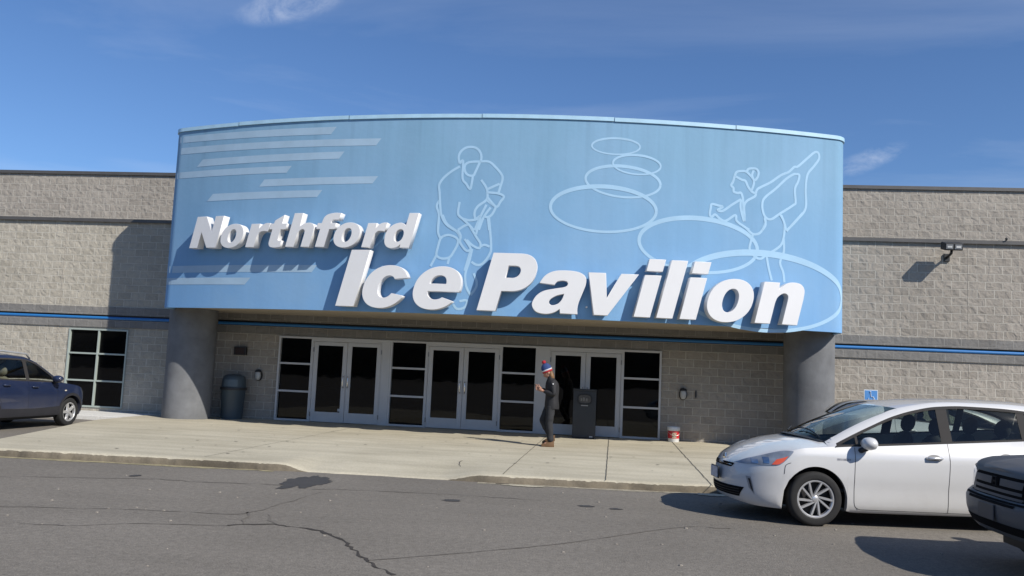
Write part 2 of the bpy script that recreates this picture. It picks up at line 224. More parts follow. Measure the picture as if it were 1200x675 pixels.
def glass_mat(name, tint, alpha_t, rough=.02):
    m, nt, n, l, b = nodes(name); n.remove(b); out = n['Material Output']
    tr = N(nt, 'ShaderNodeBsdfTransparent', inp={'Color': (*tint, 1)}); gl = N(nt, 'ShaderNodeBsdfGlossy', inp={'Roughness': rough})
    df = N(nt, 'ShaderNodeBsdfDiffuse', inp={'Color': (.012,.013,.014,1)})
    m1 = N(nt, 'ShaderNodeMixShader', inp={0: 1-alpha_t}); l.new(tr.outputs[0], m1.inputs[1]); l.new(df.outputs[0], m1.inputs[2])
    fr = N(nt, 'ShaderNodeFresnel', inp={'IOR': 1.38 if alpha_t < .9 else 1.45}); m2 = N(nt, 'ShaderNodeMixShader')
    tc = N(nt, 'ShaderNodeTexCoord'); no = N(nt, 'ShaderNodeTexNoise', inp={'Scale': 1.7, 'Detail': 2}); l.new(tc.outputs['Object'], no.inputs['Vector'])
    bp = N(nt, 'ShaderNodeBump', inp={'Strength': .02, 'Distance': .05}); l.new(no.outputs[0], bp.inputs['Height']); l.new(bp.outputs[0], gl.inputs['Normal'])
    l.new(fr.outputs[0], m2.inputs[0]); l.new(m1.outputs[0], m2.inputs[1]); l.new(gl.outputs[0], m2.inputs[2]); l.new(m2.outputs[0], out.inputs[0])
    return m
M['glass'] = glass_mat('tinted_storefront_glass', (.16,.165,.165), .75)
M['car_glass'] = glass_mat('car_glass', (.74,.80,.76), .97)
M['car_glass_dark'] = glass_mat('car_rear_glass', (.62,.68,.65), .97)

def paint(name, col, flake=.25, rough=.35, metal=0.0, coat=1.0):
    m, nt, n, l, b = nodes(name)
    b.inputs['Roughness'].default_value = rough; b.inputs['Metallic'].default_value = metal; b.inputs['Coat Weight'].default_value = coat; b.inputs['Coat Roughness'].default_value = .04
    tc = N(nt, 'ShaderNodeTexCoord'); no = N(nt, 'ShaderNodeTexNoise', inp={'Scale': 2.2, 'Detail': 6, 'Roughness': .7}); l.new(tc.outputs['Object'], no.inputs['Vector'])
    # road dust: thicker low on the body
    sp = N(nt, 'ShaderNodeSeparateXYZ'); l.new(tc.outputs['Object'], sp.inputs[0])
    mr = N(nt, 'ShaderNodeMapRange', inp={'From Min': .15, 'From Max': .75, 'To Min': .55, 'To Max': .05}); l.new(sp.outputs[2], mr.inputs[0])
    mu = N(nt, 'ShaderNodeMath', operation='MULTIPLY'); l.new(mr.outputs[0], mu.inputs[0]); l.new(no.outputs[0], mu.inputs[1])
    c = mixc(nt, mu.outputs[0], col, (.23,.21,.18)); l.new(c, b.inputs['Base Color'])
    rr = N(nt, 'ShaderNodeMapRange', inp={'From Min': 0, 'From Max': .4, 'To Min': rough, 'To Max': .6}); l.new(mu.outputs[0], rr.inputs[0]); l.new(rr.outputs[0], b.inputs['Roughness'])
    return m

# fascia skin: blue acrylic stucco, vertical weather streaks and a few panel joints
def fascia_mat():
    m, nt, n, l, b = nodes('blue_fascia_stucco'); b.inputs['Roughness'].default_value = .75; b.inputs['Specular IOR Level'].default_value = .3
    tc = N(nt, 'ShaderNodeTexCoord'); uv = tc.outputs['UV']
    mp = N(nt, 'ShaderNodeMapping', inp={'Scale': (1.6, .09, 1)}); l.new(uv, mp.inputs[0])
    n1 = N(nt, 'ShaderNodeTexNoise', inp={'Scale': 1.0, 'Detail': 7, 'Roughness': .65}); l.new(mp.outputs[0], n1.inputs['Vector'])
    n2 = N(nt, 'ShaderNodeTexNoise', inp={'Scale': .5, 'Detail': 5, 'Roughness': .6}); l.new(uv, n2.inputs['Vector'])
    n3 = N(nt, 'ShaderNodeTexNoise', inp={'Scale': 9, 'Detail': 5}); l.new(uv, n3.inputs['Vector'])
    sp = N(nt, 'ShaderNodeSeparateXYZ'); l.new(uv, sp.inputs[0])
    gr = N(nt, 'ShaderNodeMapRange', inp={'From Min': 2.9, 'From Max': 6.6, 'To Min': 0, 'To Max': 1}); l.new(sp.outputs[1], gr.inputs[0])
    base = mixc(nt, gr.outputs[0], (.170,.350,.60), (.195,.355,.505))     # the paint has chalked more towards the top
    r1 = ramp(nt, [(.34, .95), (.66, 1.06)]); l.new(n1.outputs[0], r1.inputs[0])
    c = mixc(nt, 1.0, base, r1.outputs[0], 'MULTIPLY')
    r2 = ramp(nt, [(.42, 0.0), (.66, .48)]); l.new(n2.outputs[0], r2.inputs[0])
    c = mixc(nt, r2.outputs[0], c, (.24,.40,.58))
    # run-off streaks under the coping
    mp4 = N(nt, 'ShaderNodeMapping', inp={'Scale': (4.5, .16, 1)}); l.new(uv, mp4.inputs[0])
    n4 = N(nt, 'ShaderNodeTexNoise', inp={'Scale': 1.0, 'Detail': 4}); l.new(mp4.outputs[0], n4.inputs['Vector'])
    r4 = ramp(nt, [(.52, 0), (.72, 1)]); l.new(n4.outputs[0], r4.inputs[0])
    tp = N(nt, 'ShaderNodeMapRange', inp={'From Min': 5.2, 'From Max': 7.5, 'To Min': 0, 'To Max': .26}); l.new(sp.outputs[1], tp.inputs[0])
    mu = N(nt, 'ShaderNodeMath', operation='MULTIPLY'); l.new(r4.outputs[0], mu.inputs[0]); l.new(tp.outputs[0], mu.inputs[1])
    c = mixc(nt, mu.outputs[0], c, (.10,.19,.28))
    l.new(c, b.inputs['Base Color'])
    bp = N(nt, 'ShaderNodeBump', inp={'Strength': .25, 'Distance': .01}); l.new(n3.outputs[0], bp.inputs['Height']); l.new(bp.outputs[0], b.inputs['Normal'])
    return m
M['fascia'] = fascia_mat()
M['mural'] = simple('faded_pale_blue_paint', (.33,.52,.69), .8, var=.06, scale=2)
M['mural_bar'] = simple('faded_grey_white_paint', (.33,.47,.60), .8, var=.07, scale=2)
M['cap_blue'] = simple('pale_blue_metal_coping', (.38,.58,.72), .45, var=.08)

def asphalt_mat():
    m, nt, n, l, b = nodes('worn_asphalt'); b.inputs['Roughness'].default_value = .95; b.inputs['Specular IOR Level'].default_value = .25
    g = N(nt, 'ShaderNodeNewGeometry'); P = g.outputs['Position']
    big = N(nt, 'ShaderNodeTexNoise', inp={'Scale': .22, 'Detail': 6, 'Roughness': .6}); l.new(P, big.inputs['Vector'])
    mp = N(nt, 'ShaderNodeMapping', inp={'Scale': (.22, 1.5, 1), 'Rotation': (0, 0, .06)}); l.new(P, mp.inputs[0])
    st = N(nt, 'ShaderNodeTexNoise', inp={'Scale': 1, 'Detail': 5, 'Roughness': .6}); l.new(mp.outputs[0], st.inputs['Vector'])
    fi = N(nt, 'ShaderNodeTexNoise', inp={'Scale': 55, 'Detail': 3, 'Roughness': .7}); l.new(P, fi.inputs['Vector'])
    vo = N(nt, 'ShaderNodeTexVoronoi', inp={'Scale': 26}); l.new(P, vo.inputs['Vector'])
    r1 = ramp(nt, [(.3, (.155,.141,.120)), (.7, (.205,.187,.160))]); l.new(big.outputs[0], r1.inputs[0])
    r2 = ramp(nt, [(.3, .94), (.7, 1.06)]); l.new(st.outputs[0], r2.inputs[0])
    me_ = N(nt, 'ShaderNodeTexNoise', inp={'Scale': 14, 'Detail': 5, 'Roughness': .8}); l.new(P, me_.inputs['Vector'])
    av = N(nt, 'ShaderNodeMath', operation='ADD'); l.new(fi.outputs[0], av.inputs[0]); l.new(me_.outputs[0], av.inputs[1])
    ha = N(nt, 'ShaderNodeMath', operation='MULTIPLY', inp={1: .5}); l.new(av.outputs[0], ha.inputs[0])
    r3 = ramp(nt, [(.34, .60), (.66, 1.40)]); l.new(ha.outputs[0], r3.inputs[0])
    c = mixc(nt, 1.0, r1.outputs[0], r2.outputs[0], 'MULTIPLY'); c = mixc(nt, 1.0, c, r3.outputs[0], 'MULTIPLY')
    # pale stones showing in the worn surface
    r4 = ramp(nt, [(.0, 1), (.13, 0)]); l.new(vo.outputs['Distance'], r4.inputs[0])
    vc = N(nt, 'ShaderNodeSeparateColor'); l.new(vo.outputs['Color'], vc.inputs[0])
    gt = N(nt, 'ShaderNodeMath', operation='GREATER_THAN', inp={1: .72}); l.new(vc.outputs[0], gt.inputs[0])
    mu = N(nt, 'ShaderNodeMath', operation='MULTIPLY'); l.new(r4.outputs[0], mu.inputs[0]); l.new(gt.outputs[0], mu.inputs[1])
    c = mixc(nt, mu.outputs[0], c, (.36,.33,.28)); l.new(c, b.inputs['Base Color'])
    bp = N(nt, 'ShaderNodeBump', inp={'Strength': .7, 'Distance': .012}); l.new(fi.outputs[0], bp.inputs['Height']); l.new(bp.outputs[0], b.inputs['Normal'])
    return m
M['asphalt'] = asphalt_mat()
def concrete_mat(name, c1, c2, stain=.75):
    m, nt, n, l, b = nodes(name); b.inputs['Roughness'].default_value = .92; b.inputs['Specular IOR Level'].default_value = .25
    g = N(nt, 'ShaderNodeNewGeometry'); P = g.outputs['Position']
    a = N(nt, 'ShaderNodeTexNoise', inp={'Scale': .5, 'Detail': 7, 'Roughness': .62}); l.new(P, a.inputs['Vector'])
    f = N(nt, 'ShaderNodeTexNoise', inp={'Scale': 30, 'Detail': 4, 'Roughness': .7}); l.new(P, f.inputs['Vector'])
    mp = N(nt, 'ShaderNodeMapping', inp={'Scale': (.35, 2.2, 1)}); l.new(P, mp.inputs[0])
    s = N(nt, 'ShaderNodeTexNoise', inp={'Scale': 1.2, 'Detail': 5}); l.new(mp.outputs[0], s.inputs['Vector'])
    r1 = ramp(nt, [(.3, c1), (.7, c2)]); l.new(a.outputs[0], r1.inputs[0])
    r2 = ramp(nt, [(.3, .86), (.7, 1.12)]); l.new(f.outputs[0], r2.inputs[0])
    r3 = ramp(nt, [(.3, stain+.08), (.62, 1.08)]); l.new(s.outputs[0], r3.inputs[0])
    c = mixc(nt, 1.0, r1.outputs[0], r2.outputs[0], 'MULTIPLY'); c = mixc(nt, 1.0, c, r3.outputs[0], 'MULTIPLY'); l.new(c, b.inputs['Base Color'])
    bp = N(nt, 'ShaderNodeBump', inp={'Strength': .4, 'Distance': .006}); l.new(f.outputs[0], bp.inputs['Height']); l.new(bp.outputs[0], b.inputs['Normal'])
    return m
M['concrete'] = concrete_mat('walk_concrete', (.385,.350,.262), (.475,.435,.335), .80)
M['concrete_new'] = concrete_mat('pale_new_concrete', (.55,.54,.50), (.62,.61,.57), .85)
M['kerb'] = concrete_mat('weathered_kerb', (.105,.09,.068), (.24,.205,.15), .5)
M['joint'] = simple('joint_dirt', (.085,.08,.065), .95, var=.3, scale=6)
M['crack'] = simple('crack_dark', (.040,.034,.028), .95, var=.3, scale=6)
M['seal'] = simple('faint_crack_dirt', (.128,.114,.096), .95, var=.2, scale=6)
M['stain'] = simple('oil_stain', (.045,.043,.042), .8, var=.15, scale=4)

# ------------------------------------------------------------------ camera
cam_d = D.cameras.new('camera'); cam = D.objects.new('camera', cam_d); C.objects.link(cam)
yaw, pitch, roll = R(6.692), R(5.7), R(2.553)
fw = Vector((-math.sin(yaw)*math.cos(pitch), math.cos(yaw)*math.cos(pitch), math.sin(pitch)))
rt = Vector((math.cos(yaw), math.sin(yaw), 0)); up = rt.cross(fw)
rt2 = rt*math.cos(roll) + up*math.sin(roll); up2 = rt2.cross(fw)
cam.matrix_world = Matrix(((rt2.x, up2.x, -fw.x, 0), (rt2.y, up2.y, -fw.y, -22.354), (rt2.z, up2.z, -fw.z, 1.65), (0,0,0,1)))
cam_d.sensor_width = 36; cam_d.lens = 36*1000/1200; cam_d.clip_end = 3000; cam_d.clip_start = .1
scene.camera = cam

# ------------------------------------------------------------------ sky and sun
sun_dir = Vector((1.35, -1.0, 1.30)).normalized()
el = math.asin(sun_dir.z); az = math.atan2(sun_dir.x, sun_dir.y)
sd = D.lights.new('sun', 'SUN'); sd.energy = SUN_E; sd.angle = R(.53); sd.color = (1.0, .94, .85)
sun = D.objects.new('sun', sd); C.objects.link(sun); sun.rotation_euler = sun_dir.to_track_quat('Z', 'Y').to_euler(); sun.location = (20, -20, 30)
w = D.worlds.new('World'); scene.world = w; w.use_nodes = True; nt = w.node_tree; l = nt.links
bg = nt.nodes['Background']; bg.inputs['Strength'].default_value = SKY_E
sky = N(nt, 'ShaderNodeTexSky'); sky.sky_type = 'NISHITA'; sky.sun_disc = False; sky.sun_elevation = el; sky.sun_rotation = az
sky.air_density = 1.0; sky.dust_density = .25; sky.ozone_density = 4.5; sky.altitude = 50
tc = N(nt, 'ShaderNodeTexCoord')
sp = N(nt, 'ShaderNodeSeparateXYZ'); l.new(tc.outputs['Generated'], sp.inputs[0])
# thin cirrus: noise on a plane high overhead
mx = N(nt, 'ShaderNodeMath', operation='MAXIMUM', inp={1: .04}); l.new(sp.outputs[2], mx.inputs[0])
dx = N(nt, 'ShaderNodeMath', operation='DIVIDE'); l.new(sp.outputs[0], dx.inputs[0]); l.new(mx.outputs[0], dx.inputs[1])
dy = N(nt, 'ShaderNodeMath', operation='DIVIDE'); l.new(sp.outputs[1], dy.inputs[0]); l.new(mx.outputs[0], dy.inputs[1])
cb = N(nt, 'ShaderNodeCombineXYZ'); l.new(dx.outputs[0], cb.inputs[0]); l.new(dy.outputs[0], cb.inputs[1])
mp = N(nt, 'ShaderNodeMapping', inp={'Scale': (.55, .9, 1), 'Rotation': (0, 0, R(-28)), 'Location': (3.1, 1.4, 0)}); l.new(cb.outputs[0], mp.inputs[0])
c1 = N(nt, 'ShaderNodeTexNoise', inp={'Scale': .8, 'Detail': 8, 'Roughness': .58, 'Distortion': .5}); l.new(mp.outputs[0], c1.inputs['Vector'])
r1 = ramp(nt, [(.47, 0), (.90, .30)]); l.new(c1.outputs[0], r1.inputs[0])
# two small brighter wisps, one up left and one low right
def wisp(direction, sx, sz, amt):
    d = Vector(direction).normalized(); e1 = Vector((d.y, -d.x, 0)).normalized(); e2 = e1.cross(d)
    e1 = (e1*math.cos(.35) + e2*math.sin(.35)*(1 if e2.z > 0 else -1)).normalized(); e2 = e1.cross(d)
    acc = None
    for e, s in ((e1, sx), (e2, sz)):
        vm = N(nt, 'ShaderNodeVectorMath', operation='DOT_PRODUCT'); l.new(tc.outputs['Generated'], vm.inputs[0]); vm.inputs[1].default_value = tuple(e/s)
        sq = N(nt, 'ShaderNodeMath', operation='MULTIPLY'); l.new(vm.outputs['Value'], sq.inputs[0]); l.new(vm.outputs['Value'], sq.inputs[1])
        if acc is None: acc = sq.outputs[0]
        else:
            ad = N(nt, 'ShaderNodeMath', operation='ADD'); l.new(acc, ad.inputs[0]); l.new(sq.outputs[0], ad.inputs[1]); acc = ad.outputs[0]
    mr = N(nt, 'ShaderNodeMapRange', interpolation_type='SMOOTHERSTEP', inp={'From Min': 0, 'From Max': 1, 'To Min': 1, 'To Max': 0}); l.new(acc, mr.inputs[0])
    nz = N(nt, 'ShaderNodeTexNoise', inp={'Scale': 22, 'Detail': 7, 'Roughness': .65, 'Distortion': .8}); l.new(tc.outputs['Generated'], nz.inputs['Vector'])
    rr = ramp(nt, [(.42, 0), (.80, 1)]); l.new(nz.outputs[0], rr.inputs[0])
    m1 = N(nt, 'ShaderNodeMath', operation='MULTIPLY'); l.new(mr.outputs[0], m1.inputs[0]); l.new(rr.outputs[0], m1.inputs[1])
    m2 = N(nt, 'ShaderNodeMath', operation='MULTIPLY', inp={1: amt}); l.new(m1.outputs[0], m2.inputs[0]); return m2.outputs[0]
def pix_dir(px, py): return fw + rt2*((px-600)/1000) - up2*((py-337.5)/1000)
w1 = wisp(pix_dir(340, 6), .075, .022, .42); w2 = wisp(pix_dir(1012, 190), .055, .014, .45)
hz = N(nt, 'ShaderNodeMath', operation='ADD'); l.new(w1, hz.inputs[0]); l.new(w2, hz.inputs[1])
hz2 = N(nt, 'ShaderNodeMath', operation='ADD'); l.new(hz.outputs[0], hz2.inputs[0]); l.new(r1.outputs[0], hz2.inputs[1])
cl = N(nt, 'ShaderNodeClamp'); l.new(hz2.outputs[0], cl.inputs[0])
skyc = mixc(nt, 1.0, sky.outputs[0], (.74, .88, 1.07), 'MULTIPLY')
l.new(mixc(nt, cl.outputs[0], skyc, (7.0, 7.6, 8.8)), bg.inputs['Color'])
scene.view_settings.view_transform = 'Standard'; scene.view_settings.look = 'None'; scene.view_settings.gamma = 1; scene.view_settings.exposure = EXPO
scene.view_settings.use_curve_mapping = False
# ------------------------------------------------------------------ ground
def sheet(name, poly, z, mat, label=None, cat=None, kind=None, group=None):
    o = mesh(name, [(x, y, z) for x, y in poly], [tuple(range(len(poly)))], mat); return tag(o, label, cat, group, kind)
g = sheet('parking_lot', [(-900,-900),(900,-900),(900,900),(-900,900)], 0, M['asphalt'], 'grey worn asphalt parking lot in front of the rink', 'ground', 'structure')

# the walk: a grid with a dropped kerb in the middle
KX = [(-10.2,-9.80),(-9.3,-9.74),(-7.0,-9.60),(-4.9,-9.47),(-3.6,-9.42),(-2.3,-9.42),(-1.0,-9.38),(0.4,-9.27),(1.75,-9.12),(3.0,-9.05)]
EDGE = [(-1.0,-12.08),(-2.44,-12.09),(-3.57,-11.96),(-5.69,-11.27),(-8.36,-10.51),(-10,-10.2)]   # y -> x of the left edge
def kerb_y(x): return lerp_t(KX, x) + .012*math.sin(x*5.1) + .008*math.sin(x*13+1)
def walk_z(x, d):     # d: distance behind the kerb front
    k = max(0, min(1, (x+4.95)/.55)) * max(0, min(1, (-1.75-x)/.75)); k = k*k*(3-2*k)
    return Z0 - (Z0-.012)*k*max(0, 1-d/1.5)
xs = [-10.2 + i*.04 for i in range(int((3.0+10.2)/.04)+2)]; xs = [min(x, 3.0) for x in xs]
def left_x(y):
    pts = sorted(EDGE); return lerp_t(pts, y)
rows = []
ds = [0, .03, .14, .3, .5, .75, 1.0, 1.3, 1.6, 2.2, 3, 4, 5, 6, 7, 8, 9.0]
mb = MB(); P = []
for i, x in enumerate(xs):
    t = (x-xs[0])/(xs[-1]-xs[0]); col = []
    ky = kerb_y(x)
    for d in ds:
        f = d/9.0; y = ky + (0.30-ky)*f
        xl = left_x(y); X = x + (xl - xs[0])*(1-t) if True else x
        z = walk_z(x, y-ky) - (.02 if d == 0 else 0) + .004*noise.noise(Vector((X*1.3, y*1.3, 0)))
        if d == 0: z -= .030*max(0, noise.noise(Vector((x*7, 3, 0)))-.1) + .022*max(0, noise.noise(Vector((x*23, 5, 0))))
        col.append((X, y, z))
    P.append(col)
mb.grid(P); wk = mb.build('walk', M['concrete'], smooth=True); tag(wk, 'tan concrete walk along the rink entrance', 'walk', None, 'structure')
# kerb face
mb = MB(); K = []
for i, x in enumerate(xs):
    c0 = P[i][0]; j = .016*noise.noise(Vector((x*6, 1, 0))) + .010*noise.noise(Vector((x*14, 4, 0)))
    K.append([(c0[0], c0[1]-.035+j, -.02), (c0[0], c0[1]-.022+j*1.5, max(.0, c0[2]*.5)), (c0[0], c0[1]-.010+j, c0[2]-.012), c0])
mb.grid(K)
mb.grid([[(p[0]-.004, p[1], -.02), p] for p in P[0]]); mb.grid([[(p[0]+.004, p[1], -.02), p] for p in P[-1]])
tag(mb.build('kerb', M['kerb'], smooth=True, sharp=40), 'crumbling grey concrete kerb face below the walk', 'kerb', None, 'structure')
# gutter dust along the kerb
def strip(name, pts, w, z, mat, label=None, cat='crack', wob=.35, kind='structure', zf=None, sub=5):
    sp_ = spline(pts, False, sub); mbx = MB(); row = []
    for i, p in enumerate(sp_):
        a = sp_[max(i-1,0)]; b = sp_[min(i+1,len(sp_)-1)]; dx_, dy_ = b[0]-a[0], b[1]-a[1]; L = math.hypot(dx_, dy_) or 1
        ww = (w if not isinstance(w, (list,tuple)) else w[0]+(w[1]-w[0])*i/(len(sp_)-1))*(1+wob*noise.noise(Vector((p[0]*5, p[1]*5, 2)))*2)*.5
        jx = wob*.07*noise.noise(Vector((p[0]*6, p[1]*6, 7))) + wob*.035*noise.noise(Vector((p[0]*19, p[1]*19, 3))); zz = zf(p[0], p[1]) if zf else z
        row.append([(p[0]-dy_/L*ww+jx, p[1]+dx_/L*ww+jx, zz), (p[0]+dy_/L*ww+jx, p[1]-dx_/L*ww+jx, zz)])
    mbx.grid(row); o = mbx.build(name, mat); tag(o, label, cat if label else None, None, kind); return o
strip('gutter_grit', [(x, kerb_y(x)-.10) for x in (-10.2,-8,-6.5,-5.6,-5.0)], (.22,.10), .004, simple('gutter_sand', (.27,.235,.135), .95, var=.4, scale=9), 'sandy grit lying along the foot of the left kerb', 'grit', .6)
strip('gutter_grit', [(x, kerb_y(x)-.1) for x in (-1.9,-.8,.4,1.75,2.6)], (.18,.16), .004, simple('gutter_dust', (.30,.27,.20), .95, var=.4, scale=9), 'pale grit lying along the foot of the right kerb', 'grit', .6)
def wz(x, y): return walk_z(x, y-kerb_y(x)) + .007
for i, (xj, lab) in enumerate(((-1.52, 'dirty joint across the walk left of the walking person'), (.03, 'thin joint across the walk in front of the black box'), (1.60, 'joint across the walk running from the red bucket'), (-6.3, 'faint joint across the left part of the walk'))):
    strip('walk_joint', [(xj+(.05 if i < 3 else 0)*(k/8-.5), -9.3+k*1.15) for k in range(9)], .013 if i < 3 else .008, 0, M['joint'], lab, 'joint', .15, 'structure', wz)
strip('walk_crack', [(-2.35,-9.1),(-2.32,-8.6),(-2.42,-8.1),(-2.45,-7.7)], .014, 0, M['joint'], 'short crack in the walk at the right of the dropped kerb', 'crack', .4, 'structure', wz)
# pale concrete strip by the left window
mb = MB(); mb.box(-24, -11.95, -1.75, -.02, -.02, Z0-.012); tag(mb.build('side_walk', M['concrete_new'], bevel=.012), 'pale new concrete strip under the left window', 'walk', None, 'structure')
mb = MB(); mb.box(3.0, 16, -2.0, -.02, -.02, Z0-.012); tag(mb.build('side_walk', M['concrete'], bevel=.012), 'concrete strip along the right wall', 'walk', None, 'structure')

# ------------------------------------------------------------------ building
bld = empty('ice_rink_building', (0,0,0), 0, 'long low grey block rink with curved blue front over glass doors', 'building')
XL, XR = -42, 34; DEP = 45
win_open = (-15.03, -13.27, .20, 2.37); ent_open = (-8.90, 1.34, .10, 2.385)
def wall_rects(x0, x1, z0, z1, holes):
    xs_ = sorted({x0, x1, *[h[0] for h in holes], *[h[1] for h in holes]}); out = []
    for a, b in zip(xs_, xs_[1:]):
        h = [q for q in holes if q[0] <= a and q[1] >= b]
        if h: out += [(a, b, z0, h[0][2]), (a, b, h[0][3], z1)]
        else: out.append((a, b, z0, z1))
    return [r for r in out if r[3]-r[2] > 1e-4]
def wall_piece(name, rects, yf, yb, mat):
    mbx = MB()
    for a, b, c_, d_ in rects: mbx.box(a, b, yf, yb, c_, d_)
    o = mesh(name, mbx.v, mbx.f, mat, bld); return o
# lower walls, split where the darker weathered left wing begins
wall_piece('wall', wall_rects(XL, -11.6, -.1, 2.42, [win_open]), 0, .3, M['block_left'])['label'] = 'tan block wall of the left wing'
wall_piece('wall', wall_rects(-11.6, XR, -.1, 2.42, [ent_open]), 0, .3, M['block'])
wall_piece('wall', [(XL, -11.6, 2.985, 5.40)], 0, .3, M['block_left']); wall_piece('wall', [(-11.6, XR, 2.985, 5.42)], 0, .3, M['block'])
# dark accent courses with the recessed blue channel between them
wall_piece('accent_course', [(XL, XR, 2.42, 2.63)], -.035, .3, M['block_dark']); wall_piece('accent_course', [(XL, XR, 2.765, 2.985)], -.02, .3, M['block_dark'])
box('accent_backing', XL, XR, .03, .28, 2.63, 2.765, M['black'], bld)  # black backing puts the groove's shade into its colour
MB().tube([(XL, -.008, 2.678), (XR, -.008, 2.678)], .042, 12).build('accent_stripe', M['accent'], bld, smooth=True, sharp=60)
# parapet
PB = 2.0        # the upper wall stands back from the lower one
MB().box(XL, XR, -.06, PB, 5.40, 5.47).box(XL, XR, -.075, -.06, 5.385, 5.475).build('parapet_ledge', M['coping'], bld)
wall_piece('parapet_wall', [(XL, XR, 5.47, 7.24)], PB, PB+.3, M['block_top'])
MB().box(XL-.05, XR+.05, PB-.04, PB+.40, 7.24, 7.29).box(XL-.05, XR+.05, PB-.055, PB-.04, 7.20, 7.295).build('coping', M['coping'], bld)
# vertical control joints
for xj in (-15.40, -20.5, 8.84, 15.0):
    box('control_joint', xj-.008, xj+.008, -.004, .01, 0, 2.42, M['block_top'], bld); box('control_joint', xj-.008, xj+.008, -.004, .01, 2.985, 5.40, M['block_top'], bld)
    if xj < 0: box('control_joint', xj-.90*0-.008, xj+.008, PB-.006, PB+.02, 5.475, 7.18, M['block_top'], bld)
# side and back walls, roof
wall_piece('side_wall', [(XL, XL+.3, -.1, 6.8)], .3, DEP, M['block']); wall_piece('side_wall', [(XR-.3, XR, -.1, 6.8)], .3, DEP, M['block'])
wall_piece('back_wall', [(XL, XR, -.1, 6.8)], DEP, DEP+.3, M['block'])
box('roof', XL+.3, XR-.3, PB+.3, DEP, 6.85, 7.0, M['roofing'], bld)
# rooms behind the glass
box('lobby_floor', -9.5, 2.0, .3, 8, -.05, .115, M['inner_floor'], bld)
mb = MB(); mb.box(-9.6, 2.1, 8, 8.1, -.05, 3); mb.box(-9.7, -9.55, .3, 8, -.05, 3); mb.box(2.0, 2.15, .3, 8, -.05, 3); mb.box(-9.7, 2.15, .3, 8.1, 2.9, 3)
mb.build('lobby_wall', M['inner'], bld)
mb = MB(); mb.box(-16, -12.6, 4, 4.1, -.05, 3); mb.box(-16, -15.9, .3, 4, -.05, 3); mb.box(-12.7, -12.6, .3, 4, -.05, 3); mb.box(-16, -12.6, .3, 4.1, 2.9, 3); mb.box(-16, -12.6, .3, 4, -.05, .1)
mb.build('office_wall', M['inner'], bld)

def glazed(name, x0, x1, z0, z1, rows_, cols_, mat, fr=.05, fd=.09, y=0.02, label=None, edges=(1,1,1,1)):
    """framed window: returns the frame (a part) with a pane child"""
    mbx = MB(); l_, r_, b_, t_ = edges
    X0, X1, Z0_, Z1_ = x0+fr*l_, x1-fr*r_, z0+fr*b_, z1-fr*t_
    if l_: mbx.box(x0, X0, y-fd, y+.03, z0, z1)
    if r_: mbx.box(X1, x1, y-fd, y+.03, z0, z1)
    if b_: mbx.box(X0, X1, y-fd, y+.03, z0, Z0_)
    if t_: mbx.box(X0, X1, y-fd, y+.03, Z1_, z1)
    for zc in rows_: mbx.box(X0, X1, y-fd+.012, y+.02, zc-fr/2, zc+fr/2)
    for xc_ in cols_: mbx.box(xc_-fr/2, xc_+fr/2, y-fd+.006, y+.025, Z0_, Z1_)
    o = mbx.build(name, mat, bld, bevel=.004)
    mb2 = MB(); mb2.box(X0-.01, X1+.01, y-.03, y-.018, Z0_-.01, Z1_+.01); mb2.build('pane', M['glass'], o)
    if label: o['label'] = label
    return o
glazed('window', win_open[0], win_open[1], win_open[2], win_open[3], (.93, 1.68), (-14.14,), M['alu_l'], .045, .10, .07)
ZB, ZT = .125, 2.385
for x0, x1, nm in ((-8.90,-7.935,''),(-5.80,-4.785,''),(-2.84,-1.86,''),(.335,1.34,'')):
    glazed('sidelight_window', x0, x1, ZB, ZT, (.915, 1.655), (), M['alu'], .052, .12, .06)
mb = MB(); 
for a, b in ((-6.02,-5.80),(-1.86,-1.54)): mb.box(a, b, -.065, .09, ZB, ZT)
for a, b in ((-7.935,-6.02),(-4.785,-2.84),(-1.54,.335)):
    mb.box(a, b, -.06, .09, 2.275, ZT); mb.box(a, a+.022, -.06, .09, ZB, 2.275); mb.box(b-.022, b, -.06, .09, ZB, 2.275)
mb.build('entrance_frame', M['alu'], bld, bevel=.004)
def door(x0, x1, hs):       # hs = +1 handle at the right stile, -1 at the left
    mbx = MB(); st = .12; y0, y1 = -.045, .0
    mbx.box(x0, x0+st, y0, y1, ZB+.01, 2.268); mbx.box(x1-st, x1, y0, y1, ZB+.01, 2.268); mbx.box(x0+st, x1-st, y0, y1, 2.17, 2.268); mbx.box(x0+st, x1-st, y0, y1, ZB+.01, .40)
    o = mbx.build('door', M['alu'], bld, bevel=.004)
    MB().box(x0+st-.01, x1-st+.01, -.028, -.016, .39, 2.18).build('pane', M['glass'], o)
    MB().box(x0+st, x1-st, .002, .03, 1.06, 1.095).build('push_bar', M['alu'], o)
    hx = x1-.055 if hs > 0 else x0+.055
    MB().tube([(hx, -.045, 1.07), (hx-.0*hs, -.10, 1.07), (hx-.01*hs, -.12, 1.10), (hx-.01*hs, -.12, 1.33), (hx, -.10, 1.36), (hx, -.045, 1.36)], .013, 8).build('handle', M['chrome'], o, smooth=True)
    hb = x0-.004 if hs > 0 else x1+.004
    for zc in (.33, 2.05): MB().box(hb-.012, hb+.012, -.065, -.045, zc-.06, zc+.06).build('hinge', M['hinge'], o)
    return o
for a, b in ((-7.935,-6.02),(-4.785,-2.84),(-1.54,.335)):
    m_ = (a+b)/2; door(a+.026, m_-.004, 1); door(m_+.004, b-.026, -1)
# small posted notices on the glass of the left doors
d_ = box('door_notice', -7.16, -7.08, -.034, -.0285, .43, .50, simple('paper', (.5,.5,.48), .8), bld); d_['label'] = 'small square sticker low on the glass of the left door'

